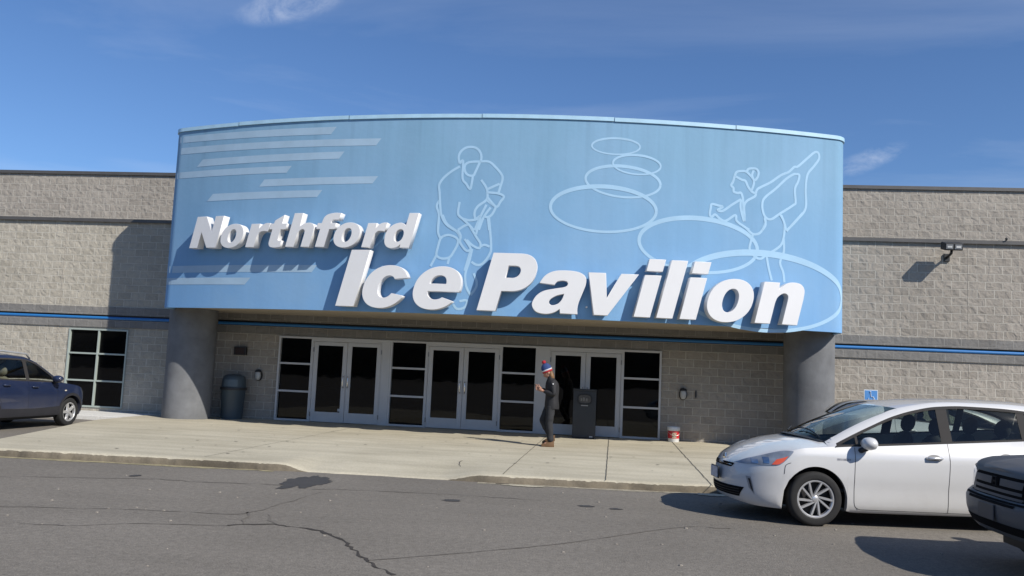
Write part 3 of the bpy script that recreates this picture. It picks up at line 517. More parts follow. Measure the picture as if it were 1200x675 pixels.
# curved front -------------------------------------------------------
UO = -.05           # the panel runs a little further right than left of the artwork's middle
XC, P0, RR, HALF, RC = -2.956, 3.6, 23.46, 8.29, .42
FZB, FZT = 2.905, 7.46
YC = -P0 + RR
th_e = math.asin((HALF-RC)/(RR-RC))               # main arc ends, corner circle of radius RC inside it
def plan(u):
    """arc length along the front from its middle -> (x, y, outward normal)"""
    s = 1 if u >= 0 else -1; a = abs(u); La = RR*th_e
    if a <= La:
        t = a/RR; return XC + s*RR*math.sin(t), YC - RR*math.cos(t), Vector((s*math.sin(t), -math.cos(t), 0))
    cx_, cy_ = (RR-RC)*math.sin(th_e), YC - (RR-RC)*math.cos(th_e); b = (a-La)/RC
    if th_e + b <= math.pi/2:
        t = th_e + b; return XC + s*(cx_ + RC*math.sin(t)), cy_ - RC*math.cos(t), Vector((s*math.sin(t), -math.cos(t), 0))
    rest = a - La - RC*(math.pi/2 - th_e)
    return XC + s*(cx_+RC), cy_ + rest, Vector((s, 0, 0))
U_END = RR*th_e + RC*(math.pi/2-th_e); cyE = YC - (RR-RC)*math.cos(th_e); U_TOT = U_END + (0 - cyE)
us = [-U_TOT, -U_TOT+1.0] + [-U_END + (U_END*2)*i/240 for i in range(241)] + [U_TOT-1.0, U_TOT]
La_ = RR*th_e; us = sorted(set([round(u, 4) for u in us] + [round(s*(La_+k*RC*(math.pi/2-th_e)/10), 4) for s in (-1,1) for k in range(11)]))
canopy_v, canopy_f, uvs = [], [], []
nz_ = 10
for u in us:
    x, y, n_ = plan(u)
    for k in range(nz_+1):
        z = FZB + (FZT-FZB)*k/nz_; canopy_v.append((x, y, z)); uvs.append((u, z))
nu = len(us)
for i in range(nu-1):
    for k in range(nz_): a = i*(nz_+1)+k; canopy_f.append((a, a+nz_+1, a+nz_+2, a+1))
can = mesh('curved_front', canopy_v, canopy_f, M['fascia'], bld, True)
uvl = can.data.uv_layers.new(name='UVMap')
for lp in can.data.loops: uvl.data[lp.index].uv = uvs[lp.vertex_index]
# inner lip, soffit and top deck
def ring(off, u_list): return [(plan(u)[0]-plan(u)[2].x*off, plan(u)[1]-plan(u)[2].y*off) for u in u_list]
inn = ring(.10, us)
mb = MB(); mb.grid([[(plan(u)[0], plan(u)[1], FZB), (p[0], p[1], FZB)] for u, p in zip(us, inn)]); mb.grid([[(p[0], p[1], FZB), (p[0], p[1], FZB+.06)] for p in inn])
mb.build('drip_edge', M['fascia'], can)
sof = mesh('soffit', [(x, y, FZB+.045) for x, y in inn], [tuple(range(len(inn)))], M['soffit'], can)
mesh('canopy_deck', [(x, y, FZT-.25) for x, y in inn], [tuple(range(len(inn)))], M['roofing'], can)
mesh('canopy_back', [(-11.2,.0,5.4),(5.2,.0,5.4),(5.2,.0,FZT),(-11.2,.0,FZT)], [(0,1,2,3)], M['roofing'], can)
# coping in lengths with tiny seams
seams = [-8.9, -6.35, -3.3, -.1, 2.9, 5.7, 8.9]
us_c = [u for u in us]
def cap_piece(ua, ub, dz):
    uu = [ua] + [u for u in us_c if ua < u < ub] + [ub]; G = []
    for u in uu:
        x, y, n_ = plan(u); G.append([(x+n_.x*o_, y+n_.y*o_, z+dz) for o_, z in ((.004, FZT-.055), (.032, FZT-.055), (.030, FZT+.035), (-.16, FZT+.045), (-.16, FZT-.03))])
    mbx = MB(); mbx.grid(G); return mbx.build('coping', M['cap_blue'], can, smooth=True, sharp=35)
ed = [-U_TOT+.05] + seams + [U_TOT-.05]
for k, (a, b) in enumerate(zip(ed, ed[1:])): cap_piece(a+.008, b-.008, (.004, -.003, .005, 0, .004, -.002, .003, 0)[k])

# painted designs on the front, as thin films of paint
def ribbon_mb(mbx, pts, w, off=.004):
    q = spline(pts, False, 5); out = []; acc = 0
    for i in range(len(q)):
        a = q[max(i-1,0)]; b = q[min(i+1, len(q)-1)]; dx_, dz_ = b[0]-a[0], b[1]-a[1]; L = math.hypot(dx_, dz_) or 1; hw = (w if not callable(w) else w(i/(len(q)-1)))/2
        row_ = []
        for s in (-1, 1):
            u_, z_ = q[i][0]-s*dz_/L*hw, q[i][1]+s*dx_/L*hw; x, y, n_ = plan(u_+UO); row_.append((x+n_.x*off, y+n_.y*off, z_))
        out.append(row_)
    mbx.grid(out)
def bar_mb(mbx, quad, off=.004, n=28):
    (a, b, c_, d_) = quad; G = []
    for i in range(n+1):
        t = i/n; top = (a[0]+(b[0]-a[0])*t, a[1]+(b[1]-a[1])*t); bot = (d_[0]+(c_[0]-d_[0])*t, d_[1]+(c_[1]-d_[1])*t); row_ = []
        for p in (bot, top): x, y, n_ = plan(p[0]+UO); row_.append((x+n_.x*off, y+n_.y*off, p[1]))
        G.append(row_)
    mbx.grid(G)
for q in STRIPES:
    mb = MB(); bar_mb(mb, q, .004); mb.build('painted_speed_bar', M['mural_bar'], can)
mb = MB()
for i, s in enumerate(HOCKEY): ribbon_mb(mb, s, .055, .004 + .0015*(i % 3))
mb.build('painted_hockey_player', M['mural'], can)
mb = MB()
for i, s in enumerate(SKATER): ribbon_mb(mb, s, .055, .004 + .0015*(i % 3))
mb.build('painted_figure_skater', M['mural'], can)
for k, (s, wa, wb) in enumerate(RINGS):
    mb = MB(); ribbon_mb(mb, s, (lambda wa, wb: (lambda t: wa + (wb-wa)*(.5-.5*math.sin(2*math.pi*t))**2))(wa, wb), .004 + .0016*(k % 2)); mb.build('painted_ring', M['mural'], can)
# recessed can lights in the soffit (unlit)
for k in range(9):
    u = -7.2 + k*1.8; x, y, n_ = plan(u); x -= n_.x*.55; y -= n_.y*.55
    mb = MB(); mb.lathe([(.0, .035), (.085, .03), (.10, .0), (.13, -.004), (.13, .01)], 20, Matrix.Translation((x, y, FZB+.045))); mb.build('downlight', simple('can_trim', (.45,.36,.24), .5) if k == 0 else D.materials['can_trim'], can, smooth=True)
# columns
for cx_, r_, lab in ((-10.89, .605, 'left round grey column'), (4.785, .59, 'right round grey column')):
    mb = MB(); mb.lathe([(0, -.02), (r_+.004, -.02), (r_+.004, .2), (r_, .4), (r_, FZB+.04), (0, FZB+.04)], 64, Matrix.Translation((cx_, -1.0, 0))); o = mb.build('column', M['stucco'], bld, smooth=True, sharp=40); o['label'] = lab

# raised lettering ------------------------------------------------------
SL = .247; STAND, THK = .38, .27
def arc(cx_, cz_, rx, rz, a0, a1, n=28, e=2.15):
    out = []
    for i in range(n+1):
        t = R(a0 + (a1-a0)*i/n); ct, st = math.cos(t), math.sin(t)
        out.append((cx_ + rx*math.copysign(abs(ct)**(2/e), ct), cz_ + rz*math.copysign(abs(st)**(2/e), st)))
    return out
S = lambda L, sub=6: spline(L, True, sub)
c1_ = 1
GL = {
 'I': (.364, [[(0,0),(.345,0),(.345,1),(0,1)]]),
 'l': (.275, [[(0,0),(.275,0),(.275,1),(0,1)]]),
 'i': (.278, [[(0,0),(.278,0),(.278,.722),(0,.722)], [(0,.79),(.278,.79),(.278,1),(0,1)]]),
 'o': (.795, [arc(.3975,.36,.3975,.378,0,352,56), arc(.3975,.36,.135,.205,0,352,40)]),
 'c': (.79, [arc(.395,.36,.395,.378,24,338,50) + arc(.42,.36,.145,.195,-33,-318,34)]),
 'e': (.80, [arc(.40,.36,.40,.378,-8,326,56) + arc(.42,.335,.165,.175,-48,-170,18) + [(.262,.30)], [(.255,.435),(.535,.435)] + arc(.395,.435,.14,.145,5,175,18)]),
 'P': (.81, [[(0,0),(.32,0),(.32,.345),(.46,.345)] + arc(.46,.6725,.35,.3275,-88,88,26,2.3) + [(.46,1),(0,1)], [(.32,.575),(.43,.575)] + arc(.43,.68,.115,.105,-85,85,14) + [(.32,.785)]]),
 'a': (.80, [S([(.79,0,1),(.50,0,1),(.475,.075,1),(.39,.01),(.26,-.018),(.10,.015),(.0,.13),(.02,.27),(.12,.37),(.30,.42),(.455,.455),(.49,.505),(.455,.55),(.38,.56),(.305,.54),(.275,.485,1),(.02,.505,1),(.08,.64),(.21,.72),(.42,.738),(.62,.715),(.745,.64),(.785,.52),(.775,.38),(.755,.20),(.765,.08)]),
         S([(.475,.335,1),(.36,.30),(.275,.235),(.275,.17),(.335,.135),(.42,.165),(.465,.24)])]),
 'v': (.84, [[(0,.722),(.29,.722),(.425,.285),(.55,.722),(.84,.722),(.515,0),(.285,0)]]),
 'n': (.775, [S([(0,0,1),(.28,0,1),(.28,.36,1),(.30,.46),(.365,.525),(.43,.535),(.485,.49),(.495,.40,1),(.495,0,1),(.775,0,1),(.775,.46,1),(.755,.61),(.68,.705),(.56,.738),(.42,.72),(.29,.61,1),(.28,.722,1),(0,.722,1)])]),
 'h': (.795, [S([(0,0,1),(.285,0,1),(.285,.36,1),(.305,.46),(.37,.525),(.44,.535),(.495,.49),(.51,.40,1),(.51,0,1),(.795,0,1),(.795,.46,1),(.775,.61),(.70,.70),(.58,.735),(.43,.715),(.30,.63,1),(.285,1.03,1),(0,1.03,1)])]),
 'r': (.61, [S([(0,0,1),(.29,0,1),(.29,.30,1),(.315,.41),(.38,.475),(.47,.49),(.61,.475,1),(.62,.735,1),(.50,.738),(.38,.69),(.295,.57,1),(.285,.722,1),(0,.722,1)])]),
 't': (.56, [S([(.11,.54,1),(0,.54,1),(0,.722,1),(.11,.722,1),(.13,.82,1),(.40,.985,1),(.40,.722,1),(.57,.722,1),(.57,.54,1),(.40,.54,1),(.40,.25,1),(.425,.20),(.54,.20,1),(.54,0,1),(.38,-.02),(.21,0),(.125,.09),(.11,.20,1)])]),
 'f': (.66, [S([(.12,0,1),(.405,0,1),(.405,.54,1),(.57,.54,1),(.57,.722,1),(.405,.722,1),(.415,.79),(.47,.82),(.62,.815,1),(.64,1.02,1),(.44,1.03),(.24,.985),(.145,.89),(.12,.722,1),(0,.722,1),(0,.54,1),(.12,.54,1)])]),
 'd': (.82, [S([(.535,0,1),(.82,0,1),(.82,1.03,1),(.535,1.03,1),(.535,.65,1),(.46,.715),(.32,.738),(.13,.66),(.02,.50),(0,.34),(.05,.13),(.17,.01),(.31,-.018),(.45,.02),(.535,.10,1)]), arc(.415,.36,.13,.185,0,350,36)]),
 'N': (1.0, [[(0,0),(.31,0),(.31,.50),(.655,0),(1.0,0),(1.0,1),(.69,1),(.69,.50),(.355,1),(0,1)]]),
}
def sign_line(name, letters, zb, H, label, STAND=.30, THK=.21):
    u_mid = sum(a[1] for a in letters)/len(letters); x, y, n_ = plan(u_mid)
    root = empty(name, (0, 0, 0), 0, label, 'sign')
    for g_, xl, wd in letters:
        xl = xl + UO
        gw, cont = GL[g_]; ucen = xl + wd/2 + SL*H*.45; x, y, n_ = plan(ucen); t_ = Vector((-n_.y, n_.x, 0))
        k_ = (RR+STAND)/RR
        cs = [[((xl + px_/gw*wd + SL*pz_*H - ucen)*k_, pz_*H) for px_, pz_ in c_] for c_ in cont]
        me = cut_mesh('letter', cs, THK-.012, .006); me.materials.append(M['white_sign'])
        o = D.objects.new('letter', me); link(o, root)
        # local X -> tangent, local Y -> up, local Z -> outwards
        ctr = Vector((x, y, zb)) + n_*(STAND - THK/2)
        o.matrix_world = Matrix(((t_.x, 0, n_.x, ctr.x), (t_.y, 0, n_.y, ctr.y), (0, 1, 0, ctr.z), (0,0,0,1)))
        # stand-off studs holding the letter to the front
        for zz in (.14*H, .60*H):
            xm = {'I': .17, 'l': .14, 'i': .14}.get(g_, .14)*H + SL*zz + xl - ucen
            MB().tube([(xm, zz, -THK/2-.075), (xm, zz, -THK/2+.02)], .02, 8).build('stud', M['white_sign'], o)
    return root
sign_line('lettering_sign', LINE1, 4.335, .77, 'shorter upper line of raised white slanted lettering on the blue front')
sign_line('lettering_sign', LINE2, 2.99, 1.285, 'longer lower line of larger raised white slanted lettering on the blue front')
# ------------------------------------------------------------------ small things on and by the wall
def sconce(x, z, label):
    t = empty('wall_lamp', (x, 0, z), 0, label, 'wall lamp', 'small lamps beside the entrance')
    mb = MB(); P = []
    mb.lathe([(.0, -.01), (.105, -.01), (.105, .02), (.0, .02)], 24, Matrix.Translation((0,-.01,0)) @ Matrix.Rotation(R(90),4,'X') @ Matrix.Scale(1.35,4,(0,1,0))); mb.build('back_plate', M['dark_plastic'], t, smooth=True, sharp=40)
    mb = MB(); mb.lathe([(0,.13),(.045,.125),(.07,.09),(.078,.02),(.07,-.06),(.045,-.11),(0,-.12)], 20, Matrix.Translation((0,-.07,0)) @ Matrix.Scale(.8,4,(0,1,0)))
    mb.build('diffuser', simple('frosted_lens', (.42,.42,.40), .4), t, smooth=True)
    mb = MB(); mb.lathe([(0,.17),(.06,.16),(.088,.12),(.09,.10),(.075,.10)], 20, Matrix.Translation((0,-.065,0)) @ Matrix.Scale(.8,4,(0,1,0))); mb.build('hood', M['dark_plastic'], t, smooth=True, sharp=50)
sconce(-9.42, 1.28, 'small oval wall lamp left of the doors above the trash can'); sconce(1.90, 1.30, 'small oval wall lamp right of the doors above the red bucket')
t = empty('wall_speaker', (-9.96, 0, 1.93), 0, 'small black square speaker box high on the wall above the trash can', 'speaker')
MB().box(-.17,.17,-.13,-.01,-.11,.11).build('cabinet', M['dark_plastic'], t, bevel=.012); MB().box(-.13,.13,-.138,-.131,-.08,.08).build('grille', simple('dark_red_grille', (.03,.016,.014), .7), t)
t = empty('conduit_stub', (2.22, 0, 1.33), 0, 'tiny dark conduit stub on the wall beside the right wall lamp', 'conduit')
MB().box(-.018,.018,-.03,-.002,-.09,.09).build('cover', M['dark_plastic'], t, bevel=.004); MB().tube([(0,-.015,-.09),(0,-.015,-.13)], .008, 8).build('pipe', M['hinge'], t)

# floodlight on the right wall
t = empty('floodlight', (8.33, 0, 5.02), 0, 'black twin flood lamp on a short arm high on the right wall', 'floodlight')
MB().box(-.07,.07,-.05,-.004,-.10,.10).build('mounting_box', M['dark_plastic'], t, bevel=.01)
MB().tube([(0,-.04,0),(-.01,-.22,.03),(-.03,-.40,.06),(-.03,-.42,.13)], .032, 12).build('arm', M['black'], t, smooth=True)
Mh = Matrix.Translation((-.04,-.46,.22)) @ Matrix.Rotation(R(14),4,'X')
Mh = Mh @ Matrix.Scale(.9, 4)
MB().box(-.24,.24,-.16,.16,-.10,.11,0,Mh).build('housing', M['dark_plastic'], t, bevel=.02)
lg, lr = simple('lamp_glass', (.25,.26,.27), .12), simple('reflector_or_glint', (.75,.75,.72), .3)
for s in (-.115,.115):
    o = MB().box(s-.09,s+.09,-.168,-.158,-.06,.07,0,Mh).build('lens', lg, t); MB().box(s-.06,s+.06,-.176,-.169,-.022,.022,0,Mh).build('reflector_or_glint', lr, o)  # pale bars over each lens, their glint put into the colour
t = empty('security_camera', (9.72, 0, 5.52), 0, 'tiny dark camera on the ledge near the right edge of the wall', 'camera')
MB().lathe([(0,-.04),(.04,-.03),(.045,.02),(.03,.04),(0,.045)], 16, Matrix.Translation((0,-.10,0)) @ Matrix.Scale(.7,4)).build('dome', M['dark_plastic'], t, smooth=True); MB().box(-.015,.015,-.10,-.06,-.045,-.025).build('bracket', M['coping'], t)

# trash can
t = empty('trash_can', (-9.92, -.42, Z0), R(6), 'grey blue round trash can with domed lid beside the left column', 'trash can')
pg = simple('slate_blue_plastic', (.055,.078,.094), .5, var=.08)
mb = MB(); mb.lathe([(0,0),(.27,0),(.275,.02),(.31,.74),(.325,.76),(.325,.79),(.30,.79)], 40); mb.build('bin', pg, t, smooth=True, sharp=40)
mb = MB(); mb.lathe([(.29,.76),(.345,.765),(.35,.80),(.345,.83),(.31,.835)], 40); mb.build('rim_band', M['dark_plastic'], t, smooth=True, sharp=40)
mb = MB(); mb.lathe([(.315,.83),(.318,.86),(.30,1.04),(.27,1.12),(.20,1.165),(.10,1.18),(0,1.182)], 40); mb.build('lid', pg, t, smooth=True, sharp=50)
G = []
for i in range(13):
    a = R(-125+70*i/12); G.append([(r_*math.cos(a), r_*math.sin(a), z_) for r_, z_ in ((.325,.86),(.322,.93),(.310,1.04))])
mb = MB(); mb.grid(G); mb.build('flap', simple('flap_plastic', (.085,.115,.135), .45), t, smooth=True)
# black drop box
t = empty('drop_box', (-.575, -.62, Z0), 0, 'tall black drop box standing in front of the right double door', 'drop box')
bk = simple('black_powder_coat', (.028,.031,.034), .45, var=.15)
MB().box(-.285,.285,-.25,.22,0.02,1.17).build('cabinet', bk, t, bevel=.012)
MB().box(-.295,.295,-.26,.23,1.17,1.215).build('top', bk, t, bevel=.01)
MB().box(-.27,.27,-.235,.205,0,.02).build('base', M['black'], t)
cm = cut_mesh('window_frame', [arc(0,0,.19,.135,0,354,60,3.2), arc(0,0,.15,.10,0,354,60,3.2)], .03, 0); cm.materials.append(M['black'])
o = D.objects.new('window_frame', cm); link(o, t); o.matrix_local = Matrix.Translation((0,-.262,.97)) @ Matrix.Rotation(R(90),4,'X')
cm = cut_mesh('display', [arc(0,0,.152,.102,0,354,60,3.2)], .012, 0); cm.materials.append(simple('brown_display', (.075,.068,.058), .35, var=.4, scale=9)); o = D.objects.new('display', cm); link(o, t); o.matrix_local = Matrix.Translation((0,-.257,.97)) @ Matrix.Rotation(R(90),4,'X')
mb = MB()
for k, x_ in enumerate((-.08,-.02,.05)): mb.box(x_-.02,x_+.02,-.27,-.264,.92,.99+.02*(k%2))
mb.build('card', simple('grey_card', (.20,.19,.17), .7), t)
MB().box(-.085,.085,-.262,-.25,.80,.825).build('coin_slot', simple('slot_label', (.30,.30,.29), .6), t)
MB().box(.14,.22,-.256,-.25,.035,.065).build('badge', simple('badge_white', (.5,.5,.5), .5), t)
# bucket
t = empty('bucket', (1.66, -.36, Z0), R(10), 'white plastic bucket with red label and white lid against the wall', 'bucket')
mb = MB(); mb.lathe([(0,0),(.132,0),(.136,.01),(.150,.34),(.152,.345)], 40); mb.build('pail', simple('white_plastic', (.62,.62,.60), .45, var=.05), t, smooth=True, sharp=40)
mb = MB(); mb.lathe([(.1375,.055),(.1495,.275)], 40); mb.build('label_wrap', simple('red_label', (.48,.022,.03), .5, var=.1), t, smooth=True)
G = []
for i in range(9):
    a = R(-118+44*i/8); G.append([(r_*math.cos(a), r_*math.sin(a), z_) for r_, z_ in ((.1425,.10),(.1475,.17),(.150,.235))])
mb = MB(); mb.grid(G); mb.build('label_patch', simple('label_print', (.35,.27,.20), .6, var=.75, scale=28), t, smooth=True)
mb = MB(); mb.lathe([(.145,.29),(.160,.295),(.163,.36),(.155,.375),(.14,.378),(.135,.365),(0,.365)], 40); mb.build('lid', simple('lid_plastic', (.70,.70,.69), .4, var=.05), t, smooth=True, sharp=40)
mb = MB(); mb.tube([(.163*math.cos(R(a)), .163*math.sin(R(a)), .27-.11*math.sin(R((a+170)/160*180)) ) for a in range(-170,-9,10)], .004, 6); mb.build('handle', M['rim'], t)
# accessible parking sign
t = empty('parking_sign', (6.24, -.95, .0), 0, 'blue accessible parking sign on a post showing above the white car roof', 'sign')
MB().tube([(0,.02,0),(0,.02,1.62)], .022, 8).build('post', M['hinge'], t, smooth=True, sharp=50)
MB().box(-.16,.16,-.012,-.006,1.17,1.64).build('plate', simple('sign_white', (.62,.66,.68), .5), t)
MB().box(-.142,.142,-.0165,-.0125,1.19,1.62).build('face', simple('sign_blue', (.085,.26,.58), .5, var=.06), t)
mb = MB(); w_ = []
for a in range(-200, 70, 15): w_.append((.0+.062*math.cos(R(a)), -.020, 1.42+.062*math.sin(R(a))))
mb.tube(w_, .009, 6); mb.tube([(-.01,-.020,1.555),(0,-.020,1.47),(.055,-.020,1.47),(.085,-.020,1.39)], .010, 6)
mb.lathe([(0,-.018),(.018,-.01),(.02,0),(.018,.01),(0,.018)], 10, Matrix.Translation((-.015,-.020,1.585)))
for z_, a, b in ((1.315,-.11,.11),(1.275,-.09,.10),(1.235,-.10,.06)): mb.box(a, b, -.0205, -.0168, z_-.009, z_+.009)
mb.build('symbol', simple('sign_print', (.55,.62,.68), .5), t)

# ------------------------------------------------------------------ vehicles
class Car:
    def __init__(s, **k): s.__dict__.update(k)
    def xf(s, z): return sm_t(s.front, z)
    def xr(s, z): return sm_t(s.rear, z)
    def w(s, z): return sm_t(s.width, z)
    def side_y(s, x, z):
        w = s.w(z); f, r = s.xf(z), s.xr(z); af, ar, e = s.af, s.ar, s.e
        y = w; xa = s.xf(.5)+af; xb = s.xr(.6)-ar
        if x < xa: q = min(1, max(0, (xa-x)/(xa-f))); y = w*max(0, 1-q**e)**(1/e)
        if x > xb: q = min(1, max(0, (x-xb)/(r-xb))); y = min(y, w*max(0, 1-q**e)**(1/e))
        return y
    def zb(s, x):
        b = sm_t(s.bottom, x)
        for ax in (0, s.wb):
            dd = abs(x-ax)
            if dd < s.ra: b = max(b, s.rw + math.sqrt(s.ra**2-dd**2)*1.0 - 0.0)
        return b
    def zt(s, x): return sm_t(s.top, x)
REC = simple('handle_shadow_paint', (.16,.16,.16), .5)  # grey ellipse behind the handles, recess shade put into its colour
def wheel(root, x, y, r, w, sgn, spokes, hub_r=.66, swirl=.35, dark=False, name='wheel'):
    """sgn = side the outer face points to (+1: +y)"""
    T = Matrix.Translation((x, y, r)) @ Matrix.Rotation(R(-90)*sgn, 4, 'X')      # local z -> outward
    rr = r*hub_r; h = w/2
    mb = MB(); mb.lathe([(0,-h*.2),(rr*.97,-h*.2),(rr*.97,-h*.8)], 32, T); o = mb.build(name, M['black'], root, smooth=True, sharp=40)
    mb = MB(); mb.lathe([(rr*.99,-h),(rr*1.12,-h),(r*.93,-h*.98),(r*.985,-h*.8),(r,-h*.5),(r,h*.5),(r*.985,h*.8),(r*.93,h*.98),(r*.87,h*1.0),(rr*1.12,h*1.03),(rr*1.03,h*.98),(rr*.99,h*.85)], 56, T); mb.build('tyre', M['rubber'], o, smooth=True, sharp=50)
    mb = MB(); mb.lathe([(rr*.90,h*.35),(rr*.905,h*.84),(rr*.95,h*.93),(rr*1.02,h*.93),(rr*1.025,h*.80)], 56, T)
    for k in range(spokes):
        a = 2*math.pi*k/spokes; G = []
        for t in (.0, .35, .7, 1.0):
            h0 = (.17*math.cos(a+swirl*.9), .17*math.sin(a+swirl*.9)); h1 = (.95*math.cos(a+(.06 if k % 2 else -.06)*(swirl > 0)), .95*math.sin(a+(.06 if k % 2 else -.06)*(swirl > 0)))
            px_, py_ = h0[0]+(h1[0]-h0[0])*t, h0[1]+(h1[1]-h0[1])*t; rad = rr*math.hypot(px_, py_); an = math.atan2(py_, px_); ww = rr*(.075-.005*t)*(1.0 if spokes > 6 else 2.4); zz = h*(.80+.10*t)
            c, s_ = math.cos(an), math.sin(an)
            G.append([(rad*c - q*ww*s_, rad*s_ + q*ww*c, zz+dz) for q, dz in ((-1,-.03),(-.7,0),(.7,0),(1,-.03))])
        mb.grid([[T @ Vector(p) for p in row] for row in G])
    mb.lathe([(rr*.18,h*.5),(rr*.17,h*.82),(rr*.11,h*.88),(0,h*.89)], 24, T); mb.build('rim', M['rim'], o, smooth=True, sharp=35)
    return o
def front_x(c, y, z):
    w = c.w(z); q = min(.999, abs(y)/w); return c.xf(z) + (c.xf(.5)+c.af-c.xf(z))*(1-(1-q**c.e)**(1/c.e))
def build_car(c, loc, rz, label, mats, detail=True, glass='car_glass', group=None):
    mats.setdefault('recess', mats['paint'])
    root = empty(c.name, loc, rz, label, c.cat, group)
    X0, X1 = c.front[0][1], c.rear[0][1]
    # ---- lower body, wrapped round the perimeter
    st = []
    NF = 26
    for i in range(NF): st.append(('f', math.pi/2*(i/NF)))
    xs_ = set(); f0 = max(z for _, z in c.front)  # rear-most front limit
    xa = c.xf(.5)+c.af; xb = c.xr(.6)-c.ar; n = 60
    for i in range(n+1): xs_.add(round(xa+(xb-xa)*i/n, 4))
    for ax in (0, c.wb):
        for k in range(-24, 25):
            xx = ax + c.ra*math.sin(math.pi/2*k/24)
            if xa < xx < xb: xs_.add(round(xx, 4))
        for sx_ in (-1, 1):
            for eps in (.0015, .012): 
                xx = ax + sx_*(c.ra+eps)
                if xa < xx < xb: xs_.add(round(xx, 4))
    for x in sorted(xs_): st.append(('s', x))
    for i in range(NF-1, -1, -1): st.append(('r', math.pi/2*(i/NF)))
    NV = 16; e = c.e; G = []
    for kind, q in st:
        row_ = []
        if kind == 's': xn = q
        elif kind == 'f': xn = c.xf(.5) + c.af*(1-math.cos(q)**(2/e))
        else: xn = c.xr(.6) - c.ar*(1-math.cos(q)**(2/e))
        b, t = c.zb(xn), c.zt(xn)
        for j in range(NV+1):
            v = j/NV; z = b+(t-b)*v
            if kind == 's': x, y = q, c.side_y(q, z)
            elif kind == 'f': x = c.xf(z) + (xa-c.xf(z))*(1-math.cos(q)**(2/e)); y = c.w(z)*math.sin(q)**(2/e)
            else: x = c.xr(z) - (c.xr(z)-xb)*(1-math.cos(q)**(2/e)); y = c.w(z)*math.sin(q)**(2/e)
            row_.append((x, y, z))
        G.append(row_)
    mb = MB()
    for s in (-1, 1):
        mb.grid([[(x, s*y, z) for x, y, z in r_] for r_ in G], 0, flip=(s < 0))
        # inward lip along bottom and arches
        mb.grid([[(x, s*max(0, y-.06), z+.005), (x, s*y, z)] for x, y, z in [r_[0] for r_ in G]], 0)
        # hood and tail deck
        for lo, hi, tab in ((-9, c.cowl_side+.04, c.hood), (c.tail, 99, c.deck)):
            rows_ = [r_[-1] for r_ in G if lo <= r_[-1][0] <= hi]
            if len(rows_) < 2: continue
            H = []
            for x, y, z in rows_:
                cr = max(0, sm_t(tab, x) - z); H.append([(x, s*y*k/10, z + cr*(1-(k/10)**2.6)) for k in range(10, -1, -1)])
            mb.grid(H, 0)
    body = mb.build('body', mats['paint'], root, smooth=True, sharp=38)
    # ---- greenhouse
    gA = c.dlo_top                       # (x, z) upper edge of the side glass
    def beltpt(x): z = c.zt(x); return (x, c.side_y(x, z)-.004, z)
    def railA(x): z = sm_t(gA, x); return (x, sm_t(c.railA_y, x), z)
    def railB(x): return (x, sm_t(c.railB_y, x), sm_t(c.railB_z, x))
    gx0, gx1 = gA[0][0], c.dlo_end
    nn = 60; gxs = [gx0 + (c.roof_end-gx0)*i/nn for i in range(nn+1)]
    mb = MB()
    for s in (-1, 1):
        mb.grid([[(p[0], s*p[1], p[2]) for p in (railA(x), tuple((a+b)/2+o_ for a, b, o_ in zip(railA(x), railB(x), (0,.012,.008))), railB(x))] for x in gxs], 0)
        # body-coloured triangle between cowl and the first glass point
        b0 = beltpt(gx0); 
    # roof panel from the header rearwards
    def roofc(x): return sm_t(c.roof, x)
    hx = lambda s_: c.head_c + (c.head_s-c.head_c)*s_*s_
    Rr_ = []
    for i in range(41):
        row_ = []
        for k in range(-12, 13):
            s_ = k/12; x = hx(s_) + (c.roof_end-hx(s_))*i/40; yb = railB(x)[1]; zb_ = railB(x)[2]
            row_.append((x, yb*s_, zb_ + (roofc(x)-zb_)*(1-abs(s_)**2.4)))
        Rr_.append(row_)
    mb.grid(Rr_)
    # rear end of the cabin
    xe = c.roof_end
    def endp(s_, q):
        a = (xe, railB(xe)[1]*s_, railB(xe)[2] + (roofc(xe)-railB(xe)[2])*(1-abs(s_)**2.4)); zb2 = c.zt(c.tail_base); bpt = (c.tail_base+.10*(1-s_*s_), c.side_y(c.tail_base, zb2)*s_*.97, zb2+.02)
        bl = .075*math.sin(math.pi*q); r_ = tuple(u+(v-u)*q for u, v in zip(a, bpt)); return (r_[0]+bl*.6, r_[1], r_[2]+bl*.8)
    for s in (-1, 1):      # rear quarter panel
        mb.grid([[tuple(u+(v-u)*q/6 for u, v in zip((lambda p: (p[0], s*p[1], p[2]))(railA(c.dlo_end+(xe-c.dlo_end)*i/6)), (lambda p: (p[0], s*p[1], p[2]))(beltpt(c.dlo_end+(c.tail_base-c.dlo_end)*i/6)))) for q in range(7)] for i in range(7)])
        col = [tuple(u+(v-u)*q/6 for u, v in zip((lambda p_: (p_[0], s*p_[1], p_[2]))(railA(xe)), (lambda p_: (p_[0], s*p_[1], p_[2]))(beltpt(c.tail_base)))) for q in range(7)]
        mb.grid([[endp(s, q/6), tuple((a_+b_)/2 for a_, b_ in zip(endp(s, q/6), col[q])), col[q]] for q in range(7)])
    rf = mb.build('roof', mats.get('roofp', mats['paint']), root, smooth=True, sharp=40)
    # rear glass
    mb = MB(); mb.grid([[endp(k/10, q/8) for k in range(-10, 11)] for q in range(9)]); rw_ = mb.build('rear_window', M['car_glass_dark'], root, smooth=True)
    for sg in (-1, 1):
        mb = MB(); mb.grid([[tuple(v_+o_ for v_, o_ in zip(endp(sg*k/10, q/8), (.03,0,.02))) for k in (7.2, 8.2, 9, 10, 10.3)] for q in range(0, 9)]); mb.build('tailgate_frame', mats['paint'], root, smooth=True)
